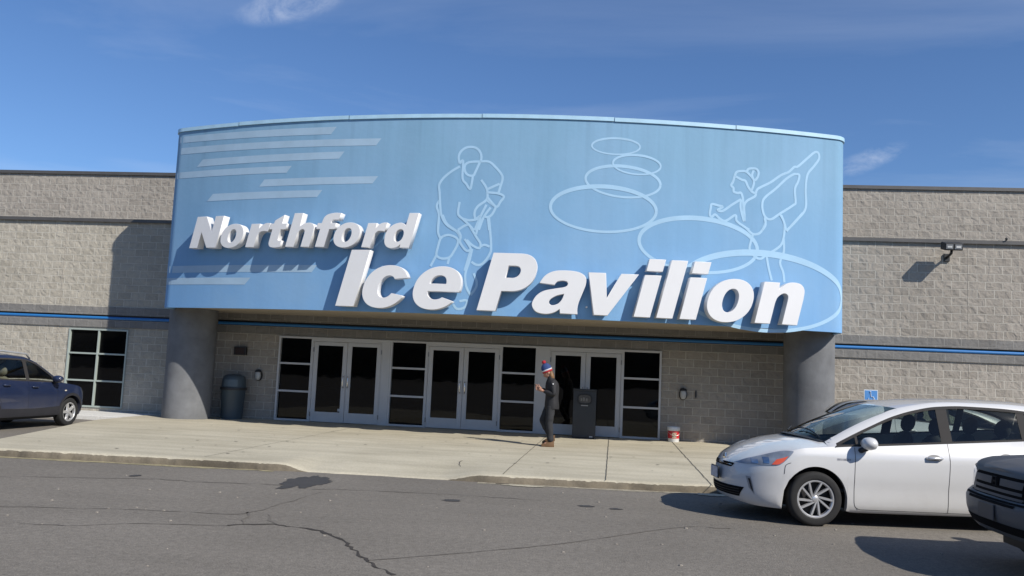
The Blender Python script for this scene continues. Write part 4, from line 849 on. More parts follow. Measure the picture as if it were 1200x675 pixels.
    # windshield
    def wsp(s_, q):
        bx = c.cowl_c + (c.cowl_side-c.cowl_c)*s_*s_; base = (bx, c.cowl_y*s_, c.cowl_z - (c.cowl_z-c.cowl_zs)*s_*s_)
        x = hx(s_); tp_ = (x, railB(x)[1]*s_, railB(x)[2] + (roofc(x)-railB(x)[2])*(1-abs(s_)**2.4)); bul = c.ws_bulge*math.sin(math.pi*q)
        return (base[0]+(tp_[0]-base[0])*q - bul*.6, base[1]+(tp_[1]-base[1])*q, base[2]+(tp_[2]-base[2])*q + bul)
    mb = MB(); mb.grid([[wsp(k/12, q/12) for k in range(-12, 13)] for q in range(13)]); mb.build('windshield', M[glass], root, smooth=True)
    # a-pillar skin between windshield edge and side glass
    for s in (-1, 1):
        mb = MB(); Gp = []
        for i in range(15):
            q = i/14; p = wsp(s, q); x = p[0]; xa_ = max(gx0, min(x+.02, c.head_s)); a = railA(xa_) if x >= gx0-.05 else (gx0, railA(gx0)[1], railA(gx0)[2])
            Gp.append([p, tuple((u+v)/2+o_ for u, v, o_ in zip(p, (a[0], s*a[1], a[2]), (-.004, s*.012, .012))), (a[0], s*a[1], a[2])])
        mb.grid(Gp)
        # filler from pillar foot to fender top
        foot = wsp(s, 0); Gq = []
        for i in range(9):
            x = c.cowl_side-.01 + (gx0+.03-(c.cowl_side-.01))*i/8; bp_ = beltpt(x); bp_ = (bp_[0], s*(bp_[1]+.004), bp_[2]); q_ = max(0, (x-c.cowl_side)/(gx0+.03-c.cowl_side)) if x > c.cowl_side else 0
            top = wsp(s, .0) if q_ == 0 else wsp(s, min(1, q_*.12)); Gq.append([bp_, top])
        mb.grid(Gq); mb.build('pillar', mats['paint'], root, smooth=True, sharp=40)
    # cowl strip
    mb = MB(); Gc = []
    for k in range(-12, 13):
        p = wsp(k/12, 0); Gc.append([(p[0]+.03, p[1]*.97, p[2]+.014), (p[0]-.05, p[1]*.97, p[2]+.002)])
    mb.grid(Gc); mb.build('cowl', M['dark_plastic'], root, smooth=True)
    # ---- side glass and its dark frames
    for s in (-1, 1):
        for a, b in c.glass_spans:
            Gg = []
            for i in range(25):
                x = a+(b-a)*i/24; p, q_ = beltpt(x), railA(x); Gg.append([(x, s*(p[1]+(q_[1]-p[1])*t - .012 + .012*math.sin(math.pi*t)), p[2]+(q_[2]-p[2])*t) for t in (0,.25,.5,.75,1)])
            mb = MB(); mb.grid(Gg); mb.build('side_window', M[glass] if a < 1.65 or not c.dark_rear else M['car_glass_dark'], root, smooth=True)
        mb = MB()
        for a, b in c.pillars:
            Gg = []
            for x in (a, b):
                p, q_ = beltpt(x), railA(x); Gg.append([(x + c.pil_lean*(t-.5)*0, s*(p[1]+(q_[1]-p[1])*t + .002), p[2]+(q_[2]-p[2])*t) for t in (0,.5,1)])
            mb.grid(Gg)
        # black surround following belt and roof rail
        for fn, dz0, dz1 in ((beltpt, -.004, .020), (railA, -.030, .004)):
            Gg = []
            for i in range(61):
                x = gx0+(gx1-gx0)*i/60; p, q_ = beltpt(x), railA(x); o_ = p if fn is beltpt else q_
                hgt = max(1e-3, q_[2]-p[2]); rows2 = []
                for dz in (dz0, dz1):
                    t = (o_[2]+dz-p[2])/hgt; t = max(-.2, min(1.05, t)); rows2.append((x, s*(p[1]+(q_[1]-p[1])*t + .005), o_[2]+dz))
                Gg.append(rows2)
            mb.grid(Gg)
        mb.build('window_trim', M['trim'], root, smooth=True)
    # ---- wheels and liners
    for ax in (0, c.wb):
        for s in (-1, 1):
            wheel(root, ax, s*(c.track/2), c.rw, c.tw, s, c.spokes, c.hub, c.swirl)
    for ax in (0, c.wb):
        for s in (-1, 1):
            mb = MB(); Gl = []
            for k in range(0, 19):
                a = math.pi*k/18; Gl.append([(ax+(c.ra+.01)*math.cos(a), s*yy, c.rw-.02+(c.ra+.01)*math.sin(a)) for yy in (c.w(.5)-.05, c.track/2-.22)])
            mb.grid(Gl)
            mb.box(ax-c.ra, ax+c.ra, s*(c.track/2-.23)-.005, s*(c.track/2-.23)+.005, .2, c.rw+c.ra)
            mb.build('wheel_liner', M['black'], root)
    mb = MB(); wi = c.w(.3)-.10; mb.box(c.xf(.3)+.25, -c.ra, -wi+.15, wi-.15, .22, .45); mb.box(c.ra, c.wb-c.ra, -wi, wi, .21, .40); mb.box(c.wb+c.ra, c.xr(.4)-.2, -wi, wi, .26, .5); mb.box(-c.ra, c.ra, -.5, .5, .25, .5); mb.box(c.wb-c.ra, c.wb+c.ra, -.5, .5, .25, .5)
    mb.build('underbody', M['black'], root)
    # ---- interior
    sm_ = mats['seat']; mb = MB(); wi = c.w(.6)-.10
    mb.box(.25, c.tail_base-.1, -wi, wi, .40, .45); mb.box(c.cowl_side+.05, c.cowl_side+.42, -c.cowl_y+.03, c.cowl_y-.03, .62, c.cowl_zs-.04)
    mb.build('dashboard', M['dark_plastic'], root, bevel=.03)
    for sx_, rows_n in ((c.seat1, 2), (c.seat2, 2)):
        for s in (-1, 1):
            mb = MB(); yc_ = s*.37
            mb.box(sx_-.33, sx_+.26, yc_-.30, yc_+.30, .42, .70)
            Mr = Matrix.Translation((sx_+.25, yc_, .60)) @ Matrix.Rotation(R(16), 4, 'Y')
            mb.box(-.11, .12, -.29, .29, -.08, .60, 0, Mr); mb.box(-.08, .08, -.17, .17, .50, .79, 0, Mr); pass
            o_ = mb.build('car_seat', sm_, root, smooth=True); sb = o_.modifiers.new('sub', 'SUBSURF'); sb.levels = 2; sb.render_levels = 2
    mb = MB(); sw = [(c.cowl_side+.55+.04*math.sin(a*math.pi/12), -.37+.18*math.cos(a*math.pi/12), .86+.17*math.sin(a*math.pi/12)) for a in range(25)]
    mb.tube(sw, .016, 8, cap=False); mb.box(c.cowl_side+.40, c.cowl_side+.54, -.41, -.33, .82, .88); mb.build('steering_wheel', M['black'], root)
    # ---- seams and handles
    def seam(pts, w_=.006, name='door_seam', mat=None, off=.002):
        for s in (-1, 1):
            mbx = MB(); q = spline(pts, False, 6); Gs = []
            for i in range(len(q)):
                a = q[max(i-1,0)]; b = q[min(i+1,len(q)-1)]; dx_, dz_ = b[0]-a[0], b[1]-a[1]; L = math.hypot(dx_, dz_) or 1
                Gs.append([(q[i][0]-k*dz_/L*w_/2, s*(c.side_y(q[i][0]-k*dz_/L*w_/2, q[i][1]+k*dx_/L*w_/2)+off), q[i][1]+k*dx_/L*w_/2) for k in (-1, 1)])
            mbx.grid(Gs); mbx.build(name, mat or M['black'], root)
    for sm1 in c.seams: seam(sm1)
    def patch(name, bot, top, mat, off=.004, nu=16, nv=6, sides=(-1,1), parent=root):
        B, T_ = spline(bot, False, 4), spline(top, False, 4); outs = []
        def at(L, t): 
            f_ = t*(len(L)-1); i = min(int(f_), len(L)-2); f_ -= i; return L[i][0]+(L[i+1][0]-L[i][0])*f_, L[i][1]+(L[i+1][1]-L[i][1])*f_
        for si, s in enumerate(sides):
            Gs = []; mbx = MB()
            for i in range(nu+1):
                b_, t_ = at(B, i/nu), at(T_, i/nu); row_ = []
                for j in range(nv+1):
                    x, z = b_[0]+(t_[0]-b_[0])*j/nv, b_[1]+(t_[1]-b_[1])*j/nv
                    z = min(z, c.zt(x)-.002) if name in ('headlight', 'signal_lens', 'reflector_or_glint') else z; zz = min(z, c.zt(x)); y = c.side_y(x, zz); ex_ = z-zz
                    row_.append((x-off*.3, s*(y+off-ex_*2.2), z + off*(1 if ex_ > 0 else 0)))
                Gs.append(row_)
            mbx.grid(Gs); outs.append(mbx.build(name, mat, parent[si] if isinstance(parent, list) else parent, smooth=True))
        return outs
    def fpatch(name, bot, top, mat, off=.005, nu=20, nv=6, parent=root):
        """patch on the nose given in (y, z)"""
        mbx = MB(); Gs = []
        for i in range(nu+1):
            t = i/nu; yb_, zb_ = bot[0][0]+(bot[1][0]-bot[0][0])*t, bot[0][1]+(bot[1][1]-bot[0][1])*t; yt_, zt__ = top[0][0]+(top[1][0]-top[0][0])*t, top[0][1]+(top[1][1]-top[0][1])*t; row_ = []
            for j in range(nv+1): y, z = yb_+(yt_-yb_)*j/nv, zb_+(zt__-zb_)*j/nv; row_.append((front_x(c, y, z)-off, y, z))
            Gs.append(row_)
        mbx.grid(Gs); return mbx.build(name, mat, parent, smooth=True)
    for hx_, hz_ in c.handles:
        for s in (-1, 1):
            y = c.side_y(hx_, hz_); mb = MB(); bz = MB(); bz.grid([[(hx_+.075*math.cos(a_)*k_, s*(c.side_y(hx_, hz_+.030*math.sin(a_)*k_)+.002), hz_+.012+.034*math.sin(a_)*k_) for k_ in (0, .5, 1)] for a_ in [2*math.pi*i_/20 for i_ in range(21)]]); bz.build('handle_recess', mats['recess'], root, smooth=True)
            mb.tube([(hx_-.10, s*(y+.004), hz_), (hx_-.07, s*(y+.035), hz_+.004), (hx_+.07, s*(y+.035), hz_+.006), (hx_+.10, s*(y+.004), hz_+.006)], [.014,.018,.018,.014], 10)
            mb.build('door_handle', mats.get('handle', mats['paint']), root, smooth=True)
    # mirrors
    for s in (-1, 1):
        mx_, mz_ = c.mirror; y = c.side_y(mx_, c.zt(mx_)) + .13
        mb = MB(); mb.lathe([(0,-.085),(.05,-.080),(.085,-.05),(.10,0),(.09,.05),(.055,.078),(0,.088)], 24, Matrix.Translation((mx_, s*y, mz_)) @ Matrix.Rotation(R(90), 4, 'Y') @ Matrix.Scale(.78, 4, (1,0,0)) @ Matrix.Scale(1.22, 4, (0,1,0)))
        o = mb.build('mirror', mats.get('mirror', mats['paint']), root, smooth=True)
        MB().tube([(mx_-.02, s*(y-.02), mz_-.06), (mx_-.06, s*(y-.14), mz_-.10)], [.03,.035], 8).build('mirror_arm', M['dark_plastic'], o, smooth=True)
    return root, dict(seam=seam, patch=patch, fpatch=fpatch, wsp=wsp)

head_glass = simple('headlamp_lens', (.20,.23,.28), .12, var=.25, scale=9, coat=1)
amber = simple('amber_lens', (.72,.10,.03), .2, var=.1, coat=1)
grille_m = simple('grille_black', (.008,.008,.009), .9, spec=.1)
seat_m = simple('charcoal_seat_cloth', (.035,.037,.042), .9); seat_b = simple('beige_seat_cloth', (.22,.19,.15), .9)
white_p = paint('pearl_white_paint', (.60,.60,.595), rough=.3)
hb = Car(name='parked_car', cat='car', wb=2.78, rw=.321, tw=.205, track=1.56, ra=.382, e=2.35, af=.80, ar=.5, spokes=10, hub=.685, swirl=.75, dark_rear=True,
    front=[(.15,-.80),(.24,-.90),(.34,-.935),(.45,-.94),(.55,-.925),(.62,-.905),(.70,-.87),(.80,-.74),(.95,-.50)], rear=[(.2,3.62),(.5,3.68),(.8,3.68),(1.0,3.64),(1.15,3.60)],
    width=[(.15,.80),(.22,.855),(.32,.870),(.45,.872),(.60,.885),(.75,.888),(.83,.886),(.88,.872),(.94,.850),(1.02,.822),(1.15,.785)],
    bottom=[(-.95,.24),(-.7,.19),(-.42,.185),(-.3,.20),(.3,.20),(.5,.175),(2.3,.19),(2.5,.2),(3.2,.22),(3.6,.28)],
    top=[(-.95,.60),(-.88,.655),(-.80,.71),(-.62,.795),(-.43,.862),(-.25,.900),(0,.925),(.24,.945),(.75,.975),(1.6,1.035),(2.5,1.10),(3.1,1.14),(3.6,1.12)],
    hood=[(-.95,.62),(-.86,.69),(-.72,.785),(-.55,.875),(-.35,.945),(-.15,.99),(.05,1.025),(.3,1.05)], deck=[(3.0,1.15),(3.6,1.13)], tail=3.35,
    dlo_top=[(.24,.962),(.46,1.075),(.694,1.188),(1.02,1.330),(1.30,1.415),(1.58,1.468),(1.9,1.487),(2.33,1.480),(2.75,1.45),(3.1,1.37),(3.35,1.24)], dlo_end=3.30,
    railA_y=[(.24,.795),(.7,.735),(1.05,.685),(1.6,.650),(2.4,.645),(3.3,.66)], railB_y=[(.2,.70),(.7,.655),(1.02,.615),(1.6,.585),(2.4,.58),(3.3,.57)],
    railB_z=[(.2,1.02),(.7,1.245),(1.02,1.405),(1.3,1.475),(1.6,1.522),(1.9,1.535),(2.4,1.535),(3.0,1.50),(3.5,1.42)],
    roof=[(.9,1.40),(1.05,1.455),(1.3,1.515),(1.7,1.556),(2.2,1.575),(2.7,1.57),(3.1,1.545),(3.5,1.49)], roof_end=3.35, tail_base=3.58,
    head_c=1.02, head_s=1.10, cowl_c=-.02, cowl_side=.17, cowl_y=.70, cowl_z=1.035, cowl_zs=.990, ws_bulge=.025,
    glass_spans=[(.26,.50),(.53,1.555),(1.69,2.56),(2.66,3.22)], pillars=[(.50,.53),(1.555,1.69),(2.56,2.66)], pil_lean=0, seat1=1.30, seat2=2.15,
    seams=[[(.475,.945),(.470,.80),(.465,.60),(.462,.40),(.47,.27),(.52,.222),(.62,.215),(1.0,.215),(1.60,.215)], [(1.622,1.03),(1.62,.8),(1.605,.5),(1.60,.215)], [(1.60,.215),(2.1,.22),(2.28,.26),(2.36,.45),(2.46,.62),(2.55,.75),(2.58,.9),(2.58,1.10)],
           [(-.84,.672),(-.70,.742),(-.48,.83)], [(-.30,.735),(-.36,.70),(-.375,.60)]],
    handles=[(1.43,.855),(2.32,.90)], mirror=(.60,1.005))
root, F = build_car(hb, (2.3703, -10.7884, 0), R(8), 'white hatchback parked at the right end of the walk', dict(paint=white_p, seat=seat_m, handle=M['rim'], recess=REC))
o = F['patch']('headlight', [(-.835,.672),(-.70,.682),(-.55,.690),(-.43,.702),(-.35,.765),(-.27,.858)], [(-.828,.685),(-.745,.735),(-.62,.785),(-.47,.843),(-.36,.872),(-.265,.872)], head_glass, .006, 24, 8)
F['patch']('signal_lens', [(-.51,.700),(-.435,.708),(-.375,.750)], [(-.455,.765),(-.39,.785),(-.325,.812)], amber, .010, 8, 5, parent=o)
for a, b, z0, z1 in ((-.70,-.64,.70,.745),(-.59,-.53,.71,.78)): F['patch']('reflector_or_glint', [(a,z0),(b,z0)], [(a,z1),(b,z1)], M['chrome'], .009, 6, 5, parent=o)
F['patch']('fog_lamp_slot', [(-.735,.40),(-.68,.325)], [(-.765,.535),(-.72,.53)], simple('slot_grey', (.25,.25,.26), .4), .004, 6, 6)
F['patch']('fog_lamp_slot', [(-.715,.39),(-.690,.35)], [(-.745,.51),(-.725,.51)], M['black'], .007, 6, 6)
F['fpatch']('lower_grille', ((-.52,.275),(.52,.275)), ((-.60,.395),(.60,.395)), grille_m, .006)
for k in range(3): F['fpatch']('grille_bar', ((-.54,.300+k*.03),(.54,.300+k*.03)), ((-.54,.306+k*.03),(.54,.306+k*.03)), M['dark_plastic'], .012, 20, 1)
F['fpatch']('upper_grille', ((-.36,.615),(.36,.615)), ((-.40,.665),(.40,.665)), grille_m, .006); F['fpatch']('grille_bar', ((-.37,.637),(.37,.637)), ((-.37,.643),(.37,.643)), M['chrome'], .014, 20, 1)
MB().lathe([(0,.012),(.05,.010),(.062,0)], 24, Matrix.Translation((hb.xf(.71)+.01,0,.715)) @ Matrix.Rotation(R(-75),4,'Y') @ Matrix.Scale(.72,4,(1,0,0))).build('emblem', M['chrome'], root, smooth=True)
MB().box(-.985,-.965,-.16,.16,.44,.59).build('plate_holder', M['dark_plastic'], root, bevel=.005); MB().box(-.992,-.986,-.15,.15,.45,.58).build('licence_plate', simple('plate_white_blue', (.42,.45,.52), .5, var=.3, scale=16), root)
F['patch']('sill_trim', [(.42,.178),(1.3,.178),(2.35,.19)], [(.42,.212),(1.3,.208),(2.35,.214)], simple('sill_grey_white', (.42,.42,.42), .5), .003)
for s in (-1,1):
    mb = MB()
    for k, (w_, h_) in enumerate(((.018,.022),(.012,.022),(.010,.022),(.018,.022),(.014,.022),(.014,.022),(.012,.022))):
        x_ = .255+k*.024; y_ = hb.side_y(x_, .80); mb.box(x_, x_+w_, min(s*y_, s*(y_+.004)), max(s*y_, s*(y_+.004)), .79, .79+h_)
    mb.build('fender_badge', D.materials.get('badge_grey') or simple('badge_grey', (.3,.3,.32), .4), root)
for y0_, y1_, x0_ in ((-.62,-.05,.0), (.10,.62,.0)):
    pts = []
    for i in range(9):
        q = i/8; s_ = (y0_+(y1_-y0_)*q)/hb.cowl_y; p = F['wsp'](s_, .03+.10*math.sin(q*2.2)); pts.append((p[0]-.015, p[1], p[2]+.025))
    MB().tube(pts, .009, 6).build('wiper', M['black'], root)

# dark blue wagon by the left wall, nose to the wall
blue_p = paint('navy_paint', (.006,.015,.050), rough=.35)
clad = simple('grey_cladding', (.028,.028,.032), .8, spec=.2)
wg = Car(**{**hb.__dict__, **dict(name='parked_car', wb=2.60, rw=.320, ra=.375, track=1.50, spokes=5, hub=.66, swirl=0, af=.70,
    front=[(.2,-.72),(.35,-.82),(.55,-.86),(.68,-.84),(.8,-.76),(.92,-.6)], rear=[(.2,3.35),(.5,3.46),(.9,3.45),(1.15,3.36)],
    width=[(.18,.80),(.30,.86),(.46,.875),(.54,.872),(.75,.878),(.92,.86),(1.02,.83),(1.15,.80)],
    bottom=[(-.86,.30),(-.45,.24),(0,.26),(.45,.27),(2.1,.27),(2.6,.3),(3.3,.34)],
    top=[(-.86,.68),(-.78,.76),(-.6,.83),(-.3,.90),(0,.945),(.3,.98),(.75,1.0),(1.6,1.03),(2.5,1.07),(3.3,1.08)],
    hood=[(-.86,.70),(-.7,.82),(-.45,.92),(-.1,.98),(.2,1.02)],
    dlo_top=[(.36,1.0),(.55,1.10),(.85,1.28),(1.12,1.42),(1.4,1.485),(1.9,1.50),(2.5,1.48),(3.0,1.43),(3.2,1.38)], dlo_end=3.1,
    railA_y=[(.36,.80),(.9,.72),(1.4,.66),(2.4,.65),(3.2,.66)], railB_y=[(.3,.70),(.9,.64),(1.3,.60),(2.4,.58),(3.2,.57)],
    railB_z=[(.3,1.04),(.85,1.33),(1.12,1.47),(1.4,1.545),(1.9,1.565),(2.5,1.555),(3.2,1.50)],
    roof=[(.9,1.40),(1.15,1.53),(1.4,1.58),(1.9,1.61),(2.5,1.60),(3.2,1.55)], roof_end=3.2, tail_base=3.36, head_c=1.10, head_s=1.20, cowl_c=.08, cowl_side=.28, cowl_z=1.04, cowl_zs=1.02,
    glass_spans=[(.38,.60),(.63,1.36),(1.47,2.22),(2.32,3.04)], pillars=[(.60,.63),(1.36,1.47),(2.22,2.32)], seat1=1.25, seat2=2.05,
    seams=[[(.52,1.0),(.50,.8),(.48,.6),(.50,.45),(.58,.35),(.7,.33),(1.40,.33)], [(1.42,1.03),(1.42,.8),(1.40,.5),(1.40,.33)], [(1.40,.33),(1.95,.34),(2.12,.40),(2.2,.6),(2.28,.75),(2.3,1.05)]],
    handles=[(1.24,.90),(2.08,.94)], mirror=(.66,1.08), dark_rear=False)})
root, F = build_car(wg, (-13.12, -3.80, 0), R(-92), 'dark blue wagon with roof rails parked nose-in at the left wall', dict(paint=blue_p, seat=seat_b))
F['patch']('cladding', [(.385,.27),(1.2,.272),(2.2,.275)], [(.385,.47),(1.2,.44),(2.2,.46)], clad, .012)
for s in (-1,1):
    for ax in (0, wg.wb):
        G = []; mb = MB()
        for k in range(25):
            a = math.pi*(k/24); G.append([(ax+rr_*math.cos(a), s*(wg.side_y(ax+rr_*math.cos(a), min(.95, wg.rw+rr_*math.sin(a)))+.012), wg.rw+rr_*math.sin(a)) for rr_ in (wg.ra+.0, wg.ra+.06)])
        mb.grid(G); mb.build('arch_trim', clad, root, smooth=True)
F['patch']('headlight', [(-.78,.68),(-.6,.70),(-.46,.76)], [(-.76,.78),(-.6,.84),(-.45,.86)], head_glass, .006, 12, 6)
F['patch']('side_marker', [(.20,.80),(.27,.80)], [(.20,.825),(.27,.825)], simple('marker_clear', (.55,.5,.42), .3), .006, 3, 2)
rail_m = simple('silver_rail', (.45,.46,.47), .4, .4)
for s in (-1,1): MB().tube([(1.15, s*.60, 1.50),(1.28, s*.61, 1.60),(2.0, s*.61, 1.645),(2.85, s*.60, 1.615),(3.0, s*.59, 1.54)], .020, 8).build('roof_rail', rail_m, root, smooth=True)

# silver car whose pillar shows behind the white hatchback
silver_p = paint('silver_paint', (.42,.42,.42), rough=.35, metal=.3)
sc_ = Car(**{**hb.__dict__, **dict(name='parked_car', spokes=7, swirl=0,
   railB_z=[(a, b-.10) for a, b in hb.railB_z], dlo_top=[(a, b-.10 if a > .5 else b-.04) for a, b in hb.dlo_top], roof=[(a, b-.125) for a, b in hb.roof], roof_end=3.02, tail_base=3.60, dlo_end=2.75, glass_spans=[(.26,.50),(.53,1.555),(1.69,2.70)], pillars=[(.50,.53),(1.555,1.69)])})
root, F = build_car(sc_, (8.10, -4.15, 0), R(180), 'silver car almost hidden behind the white hatchback with its arched pillar showing', dict(paint=silver_p, seat=seat_m))
F['patch']('headlight', [(-.845,.672),(-.70,.675),(-.43,.702),(-.255,.862)], [(-.838,.690),(-.745,.770),(-.47,.888),(-.262,.875)], head_glass, .006, 16, 6)

# dark grey pickup cut by the right edge of the picture
grey_p = paint('slate_metallic_paint', (.072,.080,.094), rough=.6, metal=.05, coat=.15)
pk = Car(**{**hb.__dict__, **dict(name='parked_pickup', cat='pickup', wb=3.10, rw=.375, tw=.245, track=1.70, ra=.44, af=.42, ar=.3, e=2.7, spokes=5, hub=.62, swirl=0, dark_rear=False,
    front=[(.36,-.80),(.42,-.88),(.50,-.935),(.60,-.97),(.70,-.975),(.745,-.955),(.77,-.90),(.85,-.885),(.97,-.865),(1.04,-.82),(1.10,-.70),(1.2,-.5)], rear=[(.4,4.2),(.6,4.3),(1.2,4.3)],
    width=[(.3,.90),(.45,.965),(.62,.985),(.74,.985),(.78,.955),(.95,.975),(1.10,.955),(1.25,.90)],
    bottom=[(-.98,.40),(-.6,.38),(0,.4),(.6,.40),(2.6,.42),(3.1,.45),(4.2,.55)],
    top=[(-.98,.98),(-.86,1.02),(-.7,1.07),(-.4,1.11),(0,1.14),(.5,1.18),(1.2,1.20),(2.5,1.22),(4.3,1.22)],
    hood=[(-.98,1.0),(-.86,1.045),(-.7,1.10),(-.4,1.155),(0,1.20),(.5,1.24)], deck=[(3.0,1.23),(4.3,1.23)], tail=3.2,
    dlo_top=[(.55,1.19),(.8,1.33),(1.1,1.49),(1.4,1.60),(1.8,1.64),(2.4,1.63),(3.0,1.56),(3.2,1.5)], dlo_end=3.0,
    railA_y=[(.55,.86),(1.4,.74),(3.2,.74)], railB_y=[(.5,.76),(1.3,.68),(3.2,.66)], railB_z=[(.5,1.24),(1.1,1.56),(1.4,1.66),(1.8,1.70),(2.4,1.70),(3.2,1.64)],
    roof=[(1.0,1.52),(1.4,1.70),(1.9,1.76),(3.2,1.70)], roof_end=3.2, tail_base=3.4, head_c=1.25, head_s=1.35, cowl_c=.3, cowl_side=.5, cowl_y=.80, cowl_z=1.235, cowl_zs=1.2,
    glass_spans=[(.58,.85),(.88,1.75),(1.87,2.8)], pillars=[(.85,.88),(1.75,1.87),(2.8,3.0)], seat1=1.5, seat2=2.4,
    seams=[[(.62,1.18),(.6,.8),(.62,.5),(1.78,.5)], [(1.80,1.2),(1.8,.5)], [(1.8,.5),(2.5,.5),(2.85,.9),(2.9,1.2)], [(-.80,.80),(-.55,.80),(-.47,.72)]],
    handles=[(1.6,1.0),(2.65,1.02)], mirror=(.85,1.25))})
root, F = build_car(pk, (4.46, -13.80, 0), R(0), 'dark slate grey pickup nose cut off by the right edge of the picture', dict(paint=grey_p, seat=seat_m))
root.scale = (.95, .95, .93)
gm = simple('grille_slate', (.06,.066,.076), .55, var=.1)
o = F['fpatch']('grille', ((-.52,.795),(.52,.795)), ((-.56,.995),(.56,.995)), grille_m, .004)
F['fpatch']('grille_frame', ((-.56,.985),(.56,.985)), ((-.58,1.015),(.58,1.015)), gm, .016, parent=o); F['fpatch']('grille_frame', ((-.52,.775),(.52,.775)), ((-.53,.80),(.53,.80)), gm, .016, parent=o)
F['fpatch']('grille_slab', ((-.50,.885),(-.09,.885)), ((-.52,.955),(-.09,.955)), gm, .018, parent=o); F['fpatch']('grille_slab', ((.09,.885),(.50,.885)), ((.09,.955),(.52,.955)), gm, .018, parent=o)
F['fpatch']('grille_slab', ((-.50,.825),(.50,.825)), ((-.50,.855),(.50,.855)), gm, .014, parent=o)
mb = MB(); mb.lathe([(.052,0),(.060,.010),(.066,0)], 4, Matrix.Translation((pk.xf(.92)-.022,0,.918)) @ Matrix.Rotation(R(-90),4,'Y') @ Matrix.Rotation(R(45),4,'Z'))
mb.box(pk.xf(.92)-.032, pk.xf(.92)-.020, -.034, -.020, .885, .955); mb.box(pk.xf(.92)-.032, pk.xf(.92)-.020, .020, .034, .885, .955); mb.box(pk.xf(.92)-.032, pk.xf(.92)-.020, -.020, .020, .912, .926)
mb.build('emblem', simple('emblem_dark', (.012,.012,.013), .7, spec=.15), root)
F['patch']('headlight', [(-.845,.80),(-.70,.80),(-.52,.83)], [(-.84,.985),(-.70,1.02),(-.50,1.00)], head_glass, .008, 16, 8)
F['fpatch']('bumper_slot', ((-.48,.71),(.48,.71)), ((-.50,.735),(.50,.735)), grille_m, .004)
for k in range(2): F['fpatch']('chin_slat', ((-.66,.742+k*.024),(.66,.742+k*.024)), ((-.66,.756+k*.024),(.66,.756+k*.024)), grille_m, .008, 20, 1)
mb = MB(); x_ = pk.xf(.62); mb.box(x_-.02, x_-.006, -.17, .17, .545, .70); mb.build('licence_plate', simple('dark_plate_bracket', (.045,.05,.06), .5), root, bevel=.006)
F['fpatch']('lower_intake', ((-.62,.45),(.62,.45)), ((-.66,.535),(.66,.535)), grille_m, .005)
F['patch']('fog_lamp', [(-.80,.52),(-.70,.52)], [(-.81,.62),(-.70,.62)], simple('fog_glass', (.12,.13,.14), .2), .006, 6, 6)

# ------------------------------------------------------------------ person
skin_m = simple('skin', (.36,.19,.13), .6, var=.06); jacket_m = simple('black_jacket', (.012,.012,.014), .75, var=.25, scale=5, bump=.3, bscale=14)
trs_m = simple('dark_grey_trousers', (.020,.021,.024), .85, var=.25, scale=5, bump=.3, bscale=12); boot_m = simple('tan_boots', (.12,.065,.028), .8); hair_m = simple('light_brown_hair', (.16,.085,.035), .6, var=.4, scale=30)
def skinned(name, joints, edges, mat, parent, sub=2, rootj=0):
    me = D.meshes.new(name); me.from_pydata([j[:3] for j in joints], edges, []); me.update()
    o = D.objects.new(name, me); C.objects.link(o); sk = o.modifiers.new('skin', 'SKIN'); sk.use_smooth_shade = True
    for i, v in enumerate(me.skin_vertices[0].data):
        rr_ = joints[i][3]; v.radius = rr_ if isinstance(rr_, tuple) else (rr_, rr_); v.use_root = (i == rootj)
    if sub: sb = o.modifiers.new('sub', 'SUBSURF'); sb.levels = sub; sb.render_levels = sub
    bpy.context.view_layer.update(); me2 = D.meshes.new_from_object(o.evaluated_get(bpy.context.evaluated_depsgraph_get()))
    D.objects.remove(o); me2.materials.clear(); me2.materials.append(mat); me2.shade_smooth(); o2 = D.objects.new(name, me2); return link(o2, parent)
pr = empty('person', (-1.22, -3.78, Z0+.004), R(8), 'person looking down at a phone, in red white and blue knit cap and black jacket', 'person')
# x forward is -X.  near side is -y
J = dict(pel=(0.0,0,.93), wai=(.01,0,1.07), che=(.00,0,1.27), nk=(-.03,0,1.43), hd=(-.075,0,1.50), hd2=(-.10,0,1.60),
  shL=(.01,-.17,1.37), elL=(.045,-.235,1.11), wrL=(-.19,-.13,1.18), shR=(.0,.17,1.37), elR=(-.02,.225,1.12), wrR=(-.22,.02,1.22),
  hpL=(.0,-.09,.90), knL=(-.03,-.10,.50), anL=(.02,-.10,.09), toL=(-.13,-.105,.045), hpR=(.0,.09,.90), knR=(-.17,.10,.53), anR=(.05,.11,.20), toR=(-.04,.115,.09))
names = list(J); idx = {k: i for i, k in enumerate(names)}
rad = dict(pel=(.12,.15), wai=(.10,.13), che=(.115,.155), nk=.055, hd=.06, hd2=.065, shL=.06, elL=.044, wrL=.028, shR=.06, elR=.044, wrR=.028, hpL=.085, knL=.058, anL=.04, toL=.035, hpR=.085, knR=.058, anR=.04, toR=.035)
js = [(*J[k], rad[k]) for k in names]
E_ = [('pel','wai'),('wai','che'),('che','nk'),('nk','hd'),('hd','hd2'),('che','shL'),('shL','elL'),('elL','wrL'),('che','shR'),('shR','elR'),('elR','wrR'),('pel','hpL'),('hpL','knL'),('knL','anL'),('anL','toL'),('pel','hpR'),('hpR','knR'),('knR','anR'),('anR','toR')]
body = skinned('body', js, [(idx[a], idx[b]) for a, b in E_], skin_m, pr)
